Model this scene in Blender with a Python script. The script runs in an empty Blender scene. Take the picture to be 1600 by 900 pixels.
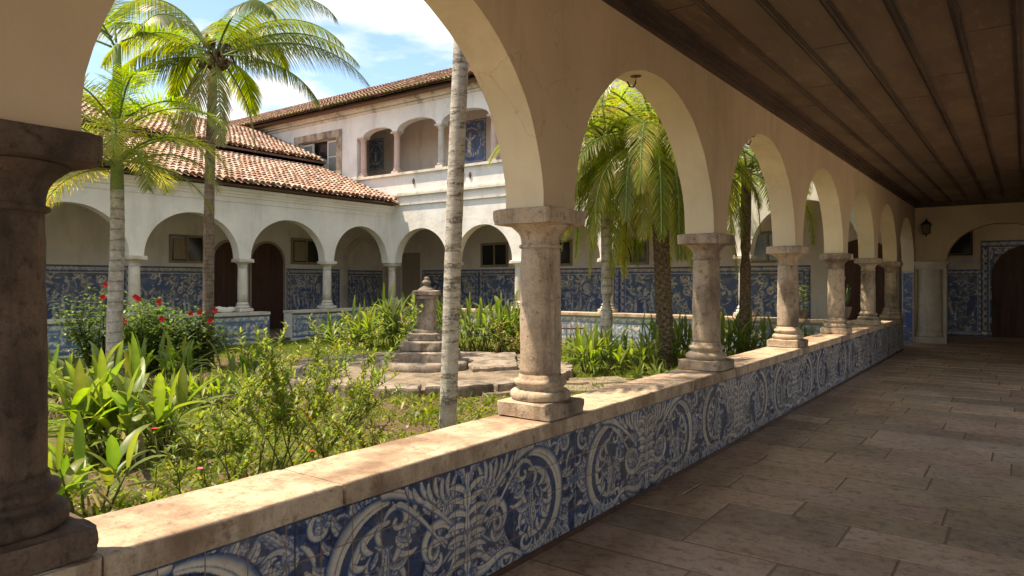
import bpy, bmesh, math, random
import numpy as np
from mathutils import Vector, Matrix, noise
R = math.radians
PI = math.pi
SC = bpy.context.scene
COL = SC.collection

# ------------------------------------------------------------------ camera
EYE = 1.6
YAW = 36.35
cam_d = bpy.data.cameras.new('camera'); cam = bpy.data.objects.new('camera', cam_d); COL.objects.link(cam)
cam.location = (0, 0, EYE); cam.rotation_euler = (R(90), 0, R(YAW))
cam_d.sensor_width = 36; cam_d.lens = 24.55; cam_d.shift_y = -0.00625
cam_d.clip_start = 0.05; cam_d.clip_end = 500
SC.camera = cam
# ------------------------------------------------------------------ light
SUNV = Vector((0.36, 0.25, -1.0)).normalized()          # direction the light travels
SUN_EL = math.asin(-SUNV.z)
SUN_AZ = math.atan2(-SUNV.x, -SUNV.y)                   # from +Y, clockwise
sd = bpy.data.lights.new('sun', 'SUN'); sd.energy = 2.8; sd.angle = R(0.5); sd.color = (1.0, 0.93, 0.82)
so = bpy.data.objects.new('sun', sd); COL.objects.link(so)
so.rotation_euler = (-SUNV).to_track_quat('Z', 'Y').to_euler(); so.location = (-6, -4, 30)
W = bpy.data.worlds.new('World'); SC.world = W; W.use_nodes = True
nt = W.node_tree; nt.nodes.clear()
wo = nt.nodes.new('ShaderNodeOutputWorld'); bg = nt.nodes.new('ShaderNodeBackground')
sky = nt.nodes.new('ShaderNodeTexSky'); sky.sky_type = 'NISHITA'; sky.sun_disc = False
sky.sun_elevation = SUN_EL; sky.sun_rotation = SUN_AZ; sky.air_density = 1.0; sky.dust_density = .6; sky.ozone_density = 2.0
tc = nt.nodes.new('ShaderNodeTexCoord'); sx = nt.nodes.new('ShaderNodeSeparateXYZ'); nt.links.new(tc.outputs['Generated'], sx.inputs[0])
mz = nt.nodes.new('ShaderNodeMath'); mz.operation = 'MAXIMUM'; mz.inputs[1].default_value = 0.06; nt.links.new(sx.outputs[2], mz.inputs[0])
dv = nt.nodes.new('ShaderNodeVectorMath'); dv.operation = 'DIVIDE'; cmb = nt.nodes.new('ShaderNodeCombineXYZ')
for i in range(3): nt.links.new(mz.outputs[0], cmb.inputs[i])
nt.links.new(tc.outputs['Generated'], dv.inputs[0]); nt.links.new(cmb.outputs[0], dv.inputs[1])
nz = nt.nodes.new('ShaderNodeTexNoise'); nz.inputs['Scale'].default_value = 0.95; nz.inputs['Detail'].default_value = 9; nz.inputs['Roughness'].default_value = 0.52
mp = nt.nodes.new('ShaderNodeMapping'); mp.inputs['Location'].default_value = (3.1, 1.7, 0.0); nt.links.new(dv.outputs[0], mp.inputs[0]); nt.links.new(mp.outputs[0], nz.inputs['Vector'])
rp = nt.nodes.new('ShaderNodeValToRGB'); rp.color_ramp.elements[0].position = 0.465; rp.color_ramp.elements[1].position = 0.61
nt.links.new(nz.outputs[0], rp.inputs[0])
nz2 = nt.nodes.new('ShaderNodeTexNoise'); nz2.inputs['Scale'].default_value = 2.3; nz2.inputs['Detail'].default_value = 6; nt.links.new(mp.outputs[0], nz2.inputs['Vector'])
cr2 = nt.nodes.new('ShaderNodeValToRGB'); cr2.color_ramp.elements[0].position = 0.3; cr2.color_ramp.elements[1].position = 0.65
cr2.color_ramp.elements[0].color = (2.6, 2.8, 3.2, 1); cr2.color_ramp.elements[1].color = (4.6, 4.8, 5.1, 1)
nt.links.new(nz2.outputs[0], cr2.inputs[0])
mx = nt.nodes.new('ShaderNodeMix'); mx.data_type = 'RGBA'
hsv = nt.nodes.new('ShaderNodeHueSaturation'); hsv.inputs['Saturation'].default_value = 1.12; hsv.inputs['Value'].default_value = .85; nt.links.new(sky.outputs[0], hsv.inputs['Color'])
nt.links.new(rp.outputs[0], mx.inputs[0]); nt.links.new(hsv.outputs[0], mx.inputs[6]); nt.links.new(cr2.outputs[0], mx.inputs[7])
nt.links.new(mx.outputs[2], bg.inputs[0]); bg.inputs[1].default_value = 0.12
nt.links.new(bg.outputs[0], wo.inputs[0])
SC.view_settings.view_transform = 'Standard'; SC.view_settings.look = 'None'; SC.view_settings.gamma = 1
SC.view_settings.use_curve_mapping = False
SC.view_settings.exposure = 1.56
SC.view_settings.use_white_balance = True; SC.view_settings.white_balance_temperature = 7900; SC.view_settings.white_balance_tint = 10

# ------------------------------------------------------------------ object helpers
def tag(o, label=None, cat=None, group=None, kind=None):
    if label: o['label'] = label
    if cat: o['category'] = cat
    if group: o['group'] = group
    if kind: o['kind'] = kind
    return o
def empty(name, loc, label=None, cat=None, group=None, rz=0):
    o = bpy.data.objects.new(name, None); COL.objects.link(o); o.location = loc; o.rotation_euler.z = rz
    o.empty_display_size = 0.1
    return tag(o, label, cat, group)
def wl(o):
    v = Vector((0, 0, 0))
    while o is not None: v += o.location; o = o.parent
    return v
def copy_tree(o, parent=None):
    c = o.copy(); COL.objects.link(c); c.parent = parent
    for ch in o.children: copy_tree(ch, c)
    return c
class MB:
    def __init__(s): s.v = []; s.f = []; s.c = []; s.sm = []; s.hascol = False
    def add(s, vs, fs, smooth=False, col=None):
        b = len(s.v); s.v.extend([tuple(p) for p in vs]); s.f.extend([tuple(b + i for i in f) for f in fs]); s.sm.extend([smooth] * len(fs))
        if col is not None: s.hascol = True
        if col is not None and isinstance(col, list): s.c.extend(col)
        else: s.c.extend([col if col is not None else (1, 1, 1)] * len(vs))
    def box(s, a, b, col=None):
        x0, y0, z0 = a; x1, y1, z1 = b
        s.add([(x0,y0,z0),(x1,y0,z0),(x1,y1,z0),(x0,y1,z0),(x0,y0,z1),(x1,y0,z1),(x1,y1,z1),(x0,y1,z1)],
              [(0,3,2,1),(4,5,6,7),(0,1,5,4),(1,2,6,5),(2,3,7,6),(3,0,4,7)], False, col)
    def tube(s, pts, rad, n=8, smooth=True, col=None, cap=True):
        pts = [Vector(p) for p in pts]; vs = []; fs = []
        for i, p in enumerate(pts):
            d = (pts[min(i+1, len(pts)-1)] - pts[max(i-1, 0)]).normalized()
            u = d.cross(Vector((0, 0, 1)))
            if u.length < 1e-3: u = Vector((1, 0, 0))
            u.normalize(); w = d.cross(u)
            r = rad[i] if isinstance(rad, (list, tuple)) else rad
            for k in range(n):
                a = 2 * PI * k / n; vs.append(p + (u * math.cos(a) + w * math.sin(a)) * r)
        for i in range(len(pts) - 1):
            for k in range(n):
                a = i*n+k; b = i*n+(k+1) % n; fs.append((a, b, b+n, a+n))
        if cap: fs.append(tuple(range(n))[::-1]); fs.append(tuple((len(pts)-1)*n+k for k in range(n)))
        s.add(vs, fs, smooth, col)
    def lathe(s, prof, n=28, cx=0, cy=0, jit=0, seed=0, col=None):
        vs = []; fs = []
        for i, (r, z) in enumerate(prof):
            for k in range(n):
                a = 2*PI*k/n; rr = r
                if jit: rr += jit * (noise.noise(Vector((math.cos(a)*3+seed, math.sin(a)*3, z*9))) + .6*noise.noise(Vector((math.cos(a)*9+seed, math.sin(a)*9, z*25))))
                vs.append((cx + rr*math.cos(a), cy + rr*math.sin(a), z))
        for i in range(len(prof)-1):
            for k in range(n):
                a = i*n+k; b = i*n+(k+1) % n; fs.append((a, b, b+n, a+n))
        fs.append(tuple(range(n))[::-1]); fs.append(tuple((len(prof)-1)*n+k for k in range(n)))
        s.add(vs, fs, True, col)
    def build(s, name, m, parent=None, local=False):
        me = bpy.data.meshes.new(name)
        off = wl(parent) if (parent is not None and not local) else Vector((0, 0, 0))
        me.from_pydata([(x-off.x, y-off.y, z-off.z) for x, y, z in s.v] if off.length > 0 else s.v, [], s.f)
        me.polygons.foreach_set('use_smooth', s.sm)
        if s.hascol:
            at = me.color_attributes.new('Col', 'FLOAT_COLOR', 'POINT')
            a = np.ones((len(s.v), 4), np.float32); a[:, :3] = np.array(s.c, np.float32); at.data.foreach_set('color', a.ravel())
        me.materials.append(m); me.update()
        o = bpy.data.objects.new(name, me); COL.objects.link(o); o.parent = parent
        return o
def grid_obj(name, P, C, m, parent=None, smooth=False):
    """P (nr,nc,3) grid of points, C (nr,nc,3) colours or None"""
    nr, nc = P.shape[:2]
    off = wl(parent) if parent is not None else Vector((0, 0, 0))
    P = P - np.array(off)
    me = bpy.data.meshes.new(name)
    i = np.arange(nr*nc).reshape(nr, nc)
    q = np.stack([i[:-1, :-1], i[:-1, 1:], i[1:, 1:], i[1:, :-1]], -1).reshape(-1, 4)
    me.vertices.add(nr*nc); me.vertices.foreach_set('co', P.astype(np.float32).ravel())
    me.loops.add(q.size); me.loops.foreach_set('vertex_index', q.astype(np.int32).ravel())
    me.polygons.add(len(q)); me.polygons.foreach_set('loop_start', (np.arange(len(q))*4).astype(np.int32)); me.polygons.foreach_set('loop_total', np.full(len(q), 4, np.int32))
    if smooth: me.polygons.foreach_set('use_smooth', np.ones(len(q), bool))
    me.update(calc_edges=True)
    if C is not None:
        at = me.color_attributes.new('Col', 'FLOAT_COLOR', 'POINT'); a = np.ones((nr*nc, 4), np.float32); a[:, :3] = C.reshape(-1, 3); at.data.foreach_set('color', a.ravel())
    me.materials.append(m)
    o = bpy.data.objects.new(name, me); COL.objects.link(o); o.parent = parent
    return o

# ------------------------------------------------------------------ materials
class NT:
    def __init__(s, name):
        s.m = bpy.data.materials.new(name); s.m.use_nodes = True; s.t = s.m.node_tree; s.t.nodes.clear()
        s.o = s.n('OutputMaterial'); s.p = s.n('BsdfPrincipled'); s.l(s.p, s.o.inputs[0])
    def n(s, t, **k):
        x = s.t.nodes.new('ShaderNode' + t)
        for a, b in k.items(): setattr(x, a, b)
        return x
    def l(s, a, b):
        if not hasattr(a, 'is_linked'): a = a.outputs[0]
        s.t.links.new(a, b)
    def set(s, sock, v):
        if isinstance(v, bpy.types.Node) or isinstance(v, bpy.types.NodeSocket): s.l(v, sock)
        else: sock.default_value = (tuple(v) + (1,)) if (isinstance(v, tuple) and len(v) == 3 and len(sock.default_value) == 4) else v
    def coords(s, rnd=False):
        c = s.n('TexCoord').outputs['Object']
        if rnd:
            oi = s.n('ObjectInfo'); v = s.n('VectorMath', operation='SCALE'); v.inputs[0].default_value = (37, 21, 13); s.l(oi.outputs['Random'], v.inputs['Scale'])
            a = s.n('VectorMath', operation='ADD'); s.l(c, a.inputs[0]); s.l(v, a.inputs[1]); c = a.outputs[0]
        return c
    def noise(s, vec, scale, detail=5, rough=.55, stretch=None):
        if stretch:
            mp = s.n('Mapping'); mp.inputs['Scale'].default_value = stretch; s.l(vec, mp.inputs[0]); vec = mp.outputs[0]
        x = s.n('TexNoise'); x.inputs['Scale'].default_value = scale; x.inputs['Detail'].default_value = detail; x.inputs['Roughness'].default_value = rough; s.l(vec, x.inputs['Vector']); return x.outputs[0]
    def ramp(s, fac, *st):
        r = s.n('ValToRGB'); e = r.color_ramp.elements
        while len(e) < len(st): e.new(.5)
        for k, (p, c) in zip(e, st): k.position = p; k.color = (c, c, c, 1) if isinstance(c, (int, float)) else tuple(c) + (1,)
        s.l(fac, r.inputs[0]); return r.outputs[0]
    def mix(s, fac, a, b, mode='MIX'):
        x = s.n('Mix', data_type='RGBA', blend_type=mode); s.set(x.inputs[0], fac); s.set(x.inputs[6], a); s.set(x.inputs[7], b); return x.outputs[2]
    def math(s, op, a, b=0.0):
        x = s.n('Math', operation=op); s.set(x.inputs[0], a); s.set(x.inputs[1], b); return x.outputs[0]
    def bump(s, h, st=.3, dist=.01, prev=None):
        b = s.n('Bump'); b.inputs['Strength'].default_value = st; b.inputs['Distance'].default_value = dist; s.l(h, b.inputs['Height'])
        if prev is not None: s.l(prev, b.inputs['Normal'])
        return b.outputs[0]
    def fin(s, col, rough=.8, nrm=None, spec=.4):
        s.set(s.p.inputs['Base Color'], col); s.set(s.p.inputs['Roughness'], rough)
        if nrm is not None: s.l(nrm, s.p.inputs['Normal'])
        s.p.inputs['Specular IOR Level'].default_value = spec
        return s.m
def plaster(name, base, dirt, amt=.5, vscale=1.2):
    n = NT(name); c = n.coords()
    a = n.noise(c, 1.1, 6, .6); b = n.noise(c, 5, 6, .65); s = n.noise(c, 1.0, 7, .65, (2.2, 2.2, .5))
    dk = tuple(x*.83 for x in base)
    col = n.mix(n.ramp(a, (.35, 0), (.68, 1)), base, dk)
    col = n.mix(n.math('MULTIPLY', n.ramp(s, (.52, 0), (.75, 1)), amt), col, dirt)
    col = n.mix(n.math('MULTIPLY', n.ramp(b, (.62, 0), (.72, 1)), amt*.5), col, dirt)
    vo = n.n('TexVoronoi', feature='DISTANCE_TO_EDGE'); vo.inputs['Scale'].default_value = .8
    ds = n.n('VectorMath', operation='ADD'); n.l(c, ds.inputs[0]); nv = n.n('TexNoise'); nv.inputs['Scale'].default_value = 2.5; nv.inputs['Detail'].default_value = 8; n.l(c, nv.inputs['Vector']); n.l(nv.outputs[1], ds.inputs[1]); n.l(ds, vo.inputs['Vector'])
    ck = n.math('MULTIPLY', n.ramp(vo.outputs[0], (.0, 1), (.006, 0)), n.ramp(n.noise(c, .7, 2), (.52, 0), (.6, .6))); col = n.mix(ck, col, dirt)
    pt = n.ramp(n.noise(c, 1.7, 9, .7), (.60, 0), (.615, .35)); col = n.mix(pt, col, tuple(x*.80 for x in base))
    f = n.noise(c, 60, 4, .6); nr = n.bump(f, .25, .004); nr = n.bump(n.noise(c, 4, 4), .45, .03, nr); nr = n.bump(pt, .4, .003, nr)
    return n.fin(col, .85, nr, .25)
def stone(name, base, dark, light, amt=.7, sc=1, rough=.8):
    n = NT(name); c = n.coords(True)
    a = n.noise(c, 5*sc, 8, .68); b = n.noise(c, 17*sc, 8, .72); k = n.noise(c, 2.2*sc, 5, .6, (1, 1, .6)); g = n.noise(c, 80*sc, 3, .6)
    col = n.mix(n.ramp(a, (.33, 0), (.62, 1)), base, light)
    col = n.mix(n.math('MULTIPLY', n.ramp(k, (.47, 0), (.66, 1)), amt), col, dark)
    col = n.mix(n.math('MULTIPLY', n.ramp(b, (.54, 0), (.68, 1)), amt), col, dark)
    col = n.mix(n.ramp(g, (.3, .35), (.5, 0)), col, dark)
    sk = n.noise(c, 1.0, 6, .65, (9, 9, 1.1)); col = n.mix(n.math('MULTIPLY', n.ramp(sk, (.52, 0), (.66, 1)), amt*.6), col, dark)
    vo = n.n('TexVoronoi'); vo.inputs['Scale'].default_value = 30*sc; n.l(c, vo.inputs['Vector'])
    nr = n.bump(g, .35, .006); nr = n.bump(b, .6, .012, nr); nr = n.bump(n.ramp(vo.outputs[0], (0, 0), (.25, 1)), .18, .006, nr)
    return n.fin(col, rough, nr, .3)
M = {}
M['plaster_in'] = plaster('cream_limewash', (.82, .70, .49), (.50, .39, .26), .45)
M['plaster_shaded'] = plaster('shade_tan_limewash', (.61, .465, .325), (.36, .26, .175), .6)  # cream wall darkened to tan, shade put into the colour beside the soffits
M['plaster_out'] = plaster('white_limewash', (.86, .83, .78), (.36, .34, .31), .4)
M['plaster_end'] = plaster('ochre_limewash', (.74, .60, .41), (.32, .24, .17), .6)
M['plaster_worn'] = plaster('stained_limewash', (.74, .69, .60), (.12, .11, .09), 1.0)
M['plaster_pink'] = plaster('pinkish_limewash', (.74, .64, .56), (.33, .28, .24), .5)
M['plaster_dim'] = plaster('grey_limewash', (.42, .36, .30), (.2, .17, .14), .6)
M['stone'] = stone('weathered_column_stone', (.44, .325, .225), (.11, .08, .06), (.55, .44, .33), .85)
M['stone_shaded'] = stone('shaded_column_stone', (.125, .08, .056), (.028, .02, .016), (.20, .135, .10), .85)  # same column stone, darkened to stand in for shade on the near column
M['stone_pale'] = stone('pale_column_stone', (.66, .60, .52), (.30, .26, .22), (.74, .68, .6), .4)
M['stone_pink'] = stone('pink_column_stone', (.60, .41, .34), (.38, .27, .22), (.66, .49, .42), .4)
M['stone_grey'] = stone('monument_stone', (.25, .19, .145), (.055, .048, .038), (.38, .31, .25), .85, 1.0)
M['coping'] = stone('coping_sandstone', (.50, .355, .24), (.20, .12, .075), (.62, .48, .35), .8)
M['slab'] = stone('courtyard_slab', (.22, .165, .115), (.075, .06, .038), (.31, .245, .18), .8)
def azul(name, tile, ox=0.0, oz=0.0, rough=.22, axis='Y'):
    """glazed tin tiles: painting in the colour attribute, grout grid and per-tile tone here"""
    n = NT(name); c = n.coords()
    a = n.n('VertexColor', layer_name='Col')
    s = n.n('SeparateXYZ'); n.l(n.n('NewGeometry').outputs['Position'], s.inputs[0])
    u = n.math('DIVIDE', n.math('ADD', s.outputs[0 if axis == 'X' else 1], ox), tile); v = n.math('DIVIDE', n.math('ADD', s.outputs[2], oz), tile)
    def edge(q):
        fr = n.math('FRACT', n.math('ADD', q, 100.0)); return n.math('MINIMUM', fr, n.math('SUBTRACT', 1.0, fr))
    e = n.math('MINIMUM', edge(u), edge(v)); g = n.math('LESS_THAN', e, .0024/tile)
    cb = n.n('CombineXYZ'); n.l(n.math('FLOOR', u), cb.inputs[0]); n.l(n.math('FLOOR', v), cb.inputs[1])
    wn = n.n('TexWhiteNoise'); n.l(cb, wn.inputs[0])
    hs = n.n('HueSaturation'); n.l(n.math('ADD', n.math('MULTIPLY', wn.outputs[0], .35), .78), hs.inputs['Value']); n.l(a.outputs[0], hs.inputs['Color'])
    col = n.mix(n.math('MULTIPLY', n.ramp(n.noise(c, 3, 6, .6), (.5, 0), (.72, 1)), .22), hs.outputs[0], (.42, .30, .17))
    col = n.mix(n.math('MULTIPLY', n.ramp(n.noise(c, 26, 4, .6), (.6, 0), (.66, 1)), .45), col, (.36, .26, .16))
    col = n.mix(g, col, (.22, .14, .09))
    nr = n.bump(n.math('MINIMUM', n.math('MULTIPLY', e, 14.0), 1.0), .5, .003); nr = n.bump(n.noise(c, 9, 3), .12, .01, nr)
    return n.fin(col, n.ramp(n.noise(c, 12, 4), (.3, rough), (.7, rough+.25)), nr, .5)
M['azul_near'] = azul('painted_blue_tile', .166, 0, .004)
M['azul_y'] = azul('painted_blue_tile_side', .15, 0, 0, .35)
M['azul_x'] = azul('painted_blue_tile_back', .15, 0, 0, .35, 'X')
def wood(name, base, dark, sc, rough, stretch):
    n = NT(name); c = n.coords()
    a = n.noise(c, 1.6, 7, .62, stretch); b = n.noise(c, 9, 5, .6, stretch); k = n.noise(c, .9, 4)
    col = n.mix(n.ramp(a, (.3, 0), (.7, 1)), base, dark); col = n.mix(n.ramp(b, (.55, 0), (.8, .7)), col, tuple(min(1, x*1.9) for x in base))
    nr = n.bump(b, .3, .004)
    return n.fin(col, n.ramp(k, (.3, rough), (.7, rough+.3)), nr, .5)
M['ceil'] = wood('dark_ceiling_board', (.20, .125, .08), (.11, .07, .047), 1, .33, (1.6, .35, 1))
M['ceil_trim'] = wood('dark_ceiling_trim', (.11, .062, .042), (.035, .022, .018), 1, .35, (4, .3, 4))
M['door'] = wood('brown_door_wood', (.105, .043, .024), (.045, .018, .012), 1, .5, (5, 5, .5))
M['frame_wood'] = wood('pale_frame_wood', (.36, .31, .23), (.25, .2, .15), 1, .6, (5, 5, 1))
n = NT('dark_window_glass'); M['glass'] = n.fin((.02, .022, .022), .12, None, .6)
n = NT('black_iron'); M['iron'] = n.fin((.025, .02, .018), .55, n.bump(n.noise(n.coords(), 60), .3, .002))
n = NT('rusty_iron'); M['rust'] = n.fin((.13, .07, .045), .8)
n = NT('lantern_glass'); M['lantern_glass'] = n.fin((.16, .13, .08), .2)
n = NT('white_casement'); M['casement'] = n.fin((.62, .58, .52), .6)
n = NT('dull_pane'); M['pane'] = n.fin((.22, .23, .22), .15)
# pavers: per slab tone in the attribute
n = NT('stone_paving'); c = n.coords(); vc = n.n('VertexColor', layer_name='Col')
a = n.noise(c, 2.0, 7, .65); b = n.noise(c, 14, 7, .7); g = n.noise(c, 90, 3, .6); wv = n.noise(c, 6, 8, .7, (.9, 1.5, 1))
col = n.mix(n.ramp(a, (.35, 0), (.65, 1)), (.54, .365, .245), (.66, .50, .36)); col = n.mix(n.ramp(b, (.5, 0), (.7, .75)), col, (.14, .10, .075))
col = n.mix(n.ramp(wv, (.55, 0), (.63, .6)), col, (.20, .12, .08)); col = n.mix(1.0, col, vc.outputs[0], 'MULTIPLY'); col = n.mix(n.ramp(n.noise(c, .55, 5, .6), (.45, 0), (.65, .5)), col, (.24, .16, .11)); col = n.mix(n.ramp(n.noise(c, 4.2, 8, .75), (.55, 0), (.62, .5)), col, (.52, .42, .32))
nr = n.bump(g, .3, .004); nr = n.bump(b, .8, .014, nr); nr = n.bump(wv, .4, .012, nr); nr = n.bump(a, .5, .03, nr)
M['paving'] = n.fin(col, n.ramp(b, (.3, .30), (.7, .62)), nr, .5)
n = NT('paving_joint'); M['joint'] = n.fin(n.mix(n.noise(n.coords(), 8), (.22, .14, .09), (.36, .25, .17)), .9)
n = NT('pale_bounce_stone'); c = n.coords(); M['bounce_stone'] = n.fin(n.mix(n.noise(c, 2, 6), (.62, .52, .38), (.48, .39, .28)), .9)  # pale ground added outside to bounce warm light into the gallery
# terracotta
n = NT('terracotta_tile'); c = n.coords(); vc = n.n('VertexColor', layer_name='Col')
col = n.mix(n.ramp(n.noise(c, 7, 6, .7), (.5, 0), (.7, .75)), vc.outputs[0], (.10, .075, .055)); col = n.mix(n.ramp(n.noise(c, 1.1, 5, .6), (.5, 0), (.72, .55)), col, (.16, .11, .075))
M['tile'] = n.fin(col, .85, n.bump(n.noise(c, 40), .3, .004), .2)
n = NT('roof_underlay'); M['underlay'] = n.fin((.17, .10, .07), .95)
# leaves
def leafm(name, trans=.45, rough=.42):
    n = NT(name); vc = n.n('VertexColor', layer_name='Col')
    c = n.mix(n.ramp(n.noise(n.coords(), 9, 3), (.3, 0), (.7, .35)), vc.outputs[0], (.05, .075, .012))
    n.fin(c, rough, None, .45)
    tr = n.n('BsdfTranslucent'); hs = n.n('HueSaturation'); hs.inputs['Value'].default_value = 2.4; hs.inputs['Saturation'].default_value = 1.1; n.l(c, hs.inputs['Color']); n.l(hs, tr.inputs[0])
    ms = n.n('MixShader'); ms.inputs[0].default_value = trans; n.l(n.p, ms.inputs[1]); n.l(tr, ms.inputs[2]); n.l(ms, n.o.inputs[0])
    return n.m
M['leaf'] = leafm('green_leaf'); M['frond'] = leafm('palm_leaflet', .58, .34); M['grass'] = leafm('grass_blade', .35, .6)
n = NT('red_petal'); M['petal'] = n.fin((.62, .02, .025), .5)
n = NT('pink_petal'); M['petal2'] = n.fin((.70, .14, .18), .5)
def bark(name, base, dark, ring=None, sc=1):
    n = NT(name); c = n.coords()
    a = n.noise(c, 9*sc, 7, .7); b = n.noise(c, 2.5*sc, 5)
    col = n.mix(n.ramp(a, (.35, 0), (.62, 1)), base, dark)
    nr = n.bump(a, .6, .015)
    if ring:
        s = n.n('SeparateXYZ'); n.l(c, s.inputs[0]); z = n.math('ADD', s.outputs[2], n.math('MULTIPLY', b, .10))
        fr = n.math('FRACT', n.math('DIVIDE', z, ring)); rg = n.ramp(fr, (0, 1), (.10, 1), (.2, 0), (1, 0))
        col = n.mix(n.math('MULTIPLY', rg, n.ramp(a, (.35, .15), (.6, .9))), col, tuple(x*.55 for x in dark)); nr = n.bump(rg, .6, .012, nr)
    return n.fin(col, .85, nr, .2)
M['bark_grey'] = bark('pale_ringed_bark', (.50, .46, .40), (.27, .235, .19), .16)
n = NT('blotched_bark'); c = n.coords()
a = n.noise(c, 6, 7, .7, (1, 1, 2.6)); k = n.noise(c, 3.2, 6, .75, (1, 1, 4.5)); g = n.noise(c, 40, 4, .7)
col = n.mix(n.ramp(a, (.4, 0), (.62, 1)), (.52, .48, .42), (.36, .32, .27)); col = n.mix(n.ramp(k, (.50, 0), (.57, .9)), col, (.13, .105, .08)); col = n.mix(n.ramp(g, (.5, 0), (.62, .5)), col, (.62, .60, .55))
M['bark_blotch'] = n.fin(col, .85, n.bump(k, .8, .02, n.bump(g, .4, .006)), .2)
M['bark_brown'] = bark('brown_ringed_bark', (.27, .205, .16), (.13, .095, .07), .075)
M['bark_rough'] = bark('rough_fibrous_bark', (.24, .17, .11), (.07, .05, .035), None, 2)
M['shaft_green'] = bark('green_crownshaft', (.20, .27, .08), (.13, .18, .06), None, .5)
M['stem'] = bark('plant_stem', (.13, .16, .045), (.10, .09, .035), None, 2)
# ground
n = NT('courtyard_soil'); c = n.coords(); vc = n.n('VertexColor', layer_name='Col')
a = n.noise(c, 2.2, 9, .7); b = n.noise(c, 12, 9, .72); g = n.noise(c, 50, 5, .7)
soil = n.mix(n.ramp(b, (.35, 0), (.65, 1)), (.20, .135, .085), (.09, .06, .038)); soil = n.mix(n.ramp(g, (.56, 0), (.66, .8)), soil, (.32, .235, .15))
gr = n.mix(n.ramp(g, (.35, 0), (.65, 1)), (.06, .095, .018), (.14, .17, .035))
sep = n.n('SeparateColor'); n.l(vc.outputs[0], sep.inputs[0])
f = n.math('GREATER_THAN', n.math('ADD', n.math('MULTIPLY', b, .7), n.math('MULTIPLY', sep.outputs[0], .8)), .72)
col = n.mix(n.math('MULTIPLY', f, .85), soil, gr)
nr = n.bump(g, .6, .02); nr = n.bump(b, .8, .04, nr)
M['soil'] = n.fin(col, .95, nr, .1)

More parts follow.
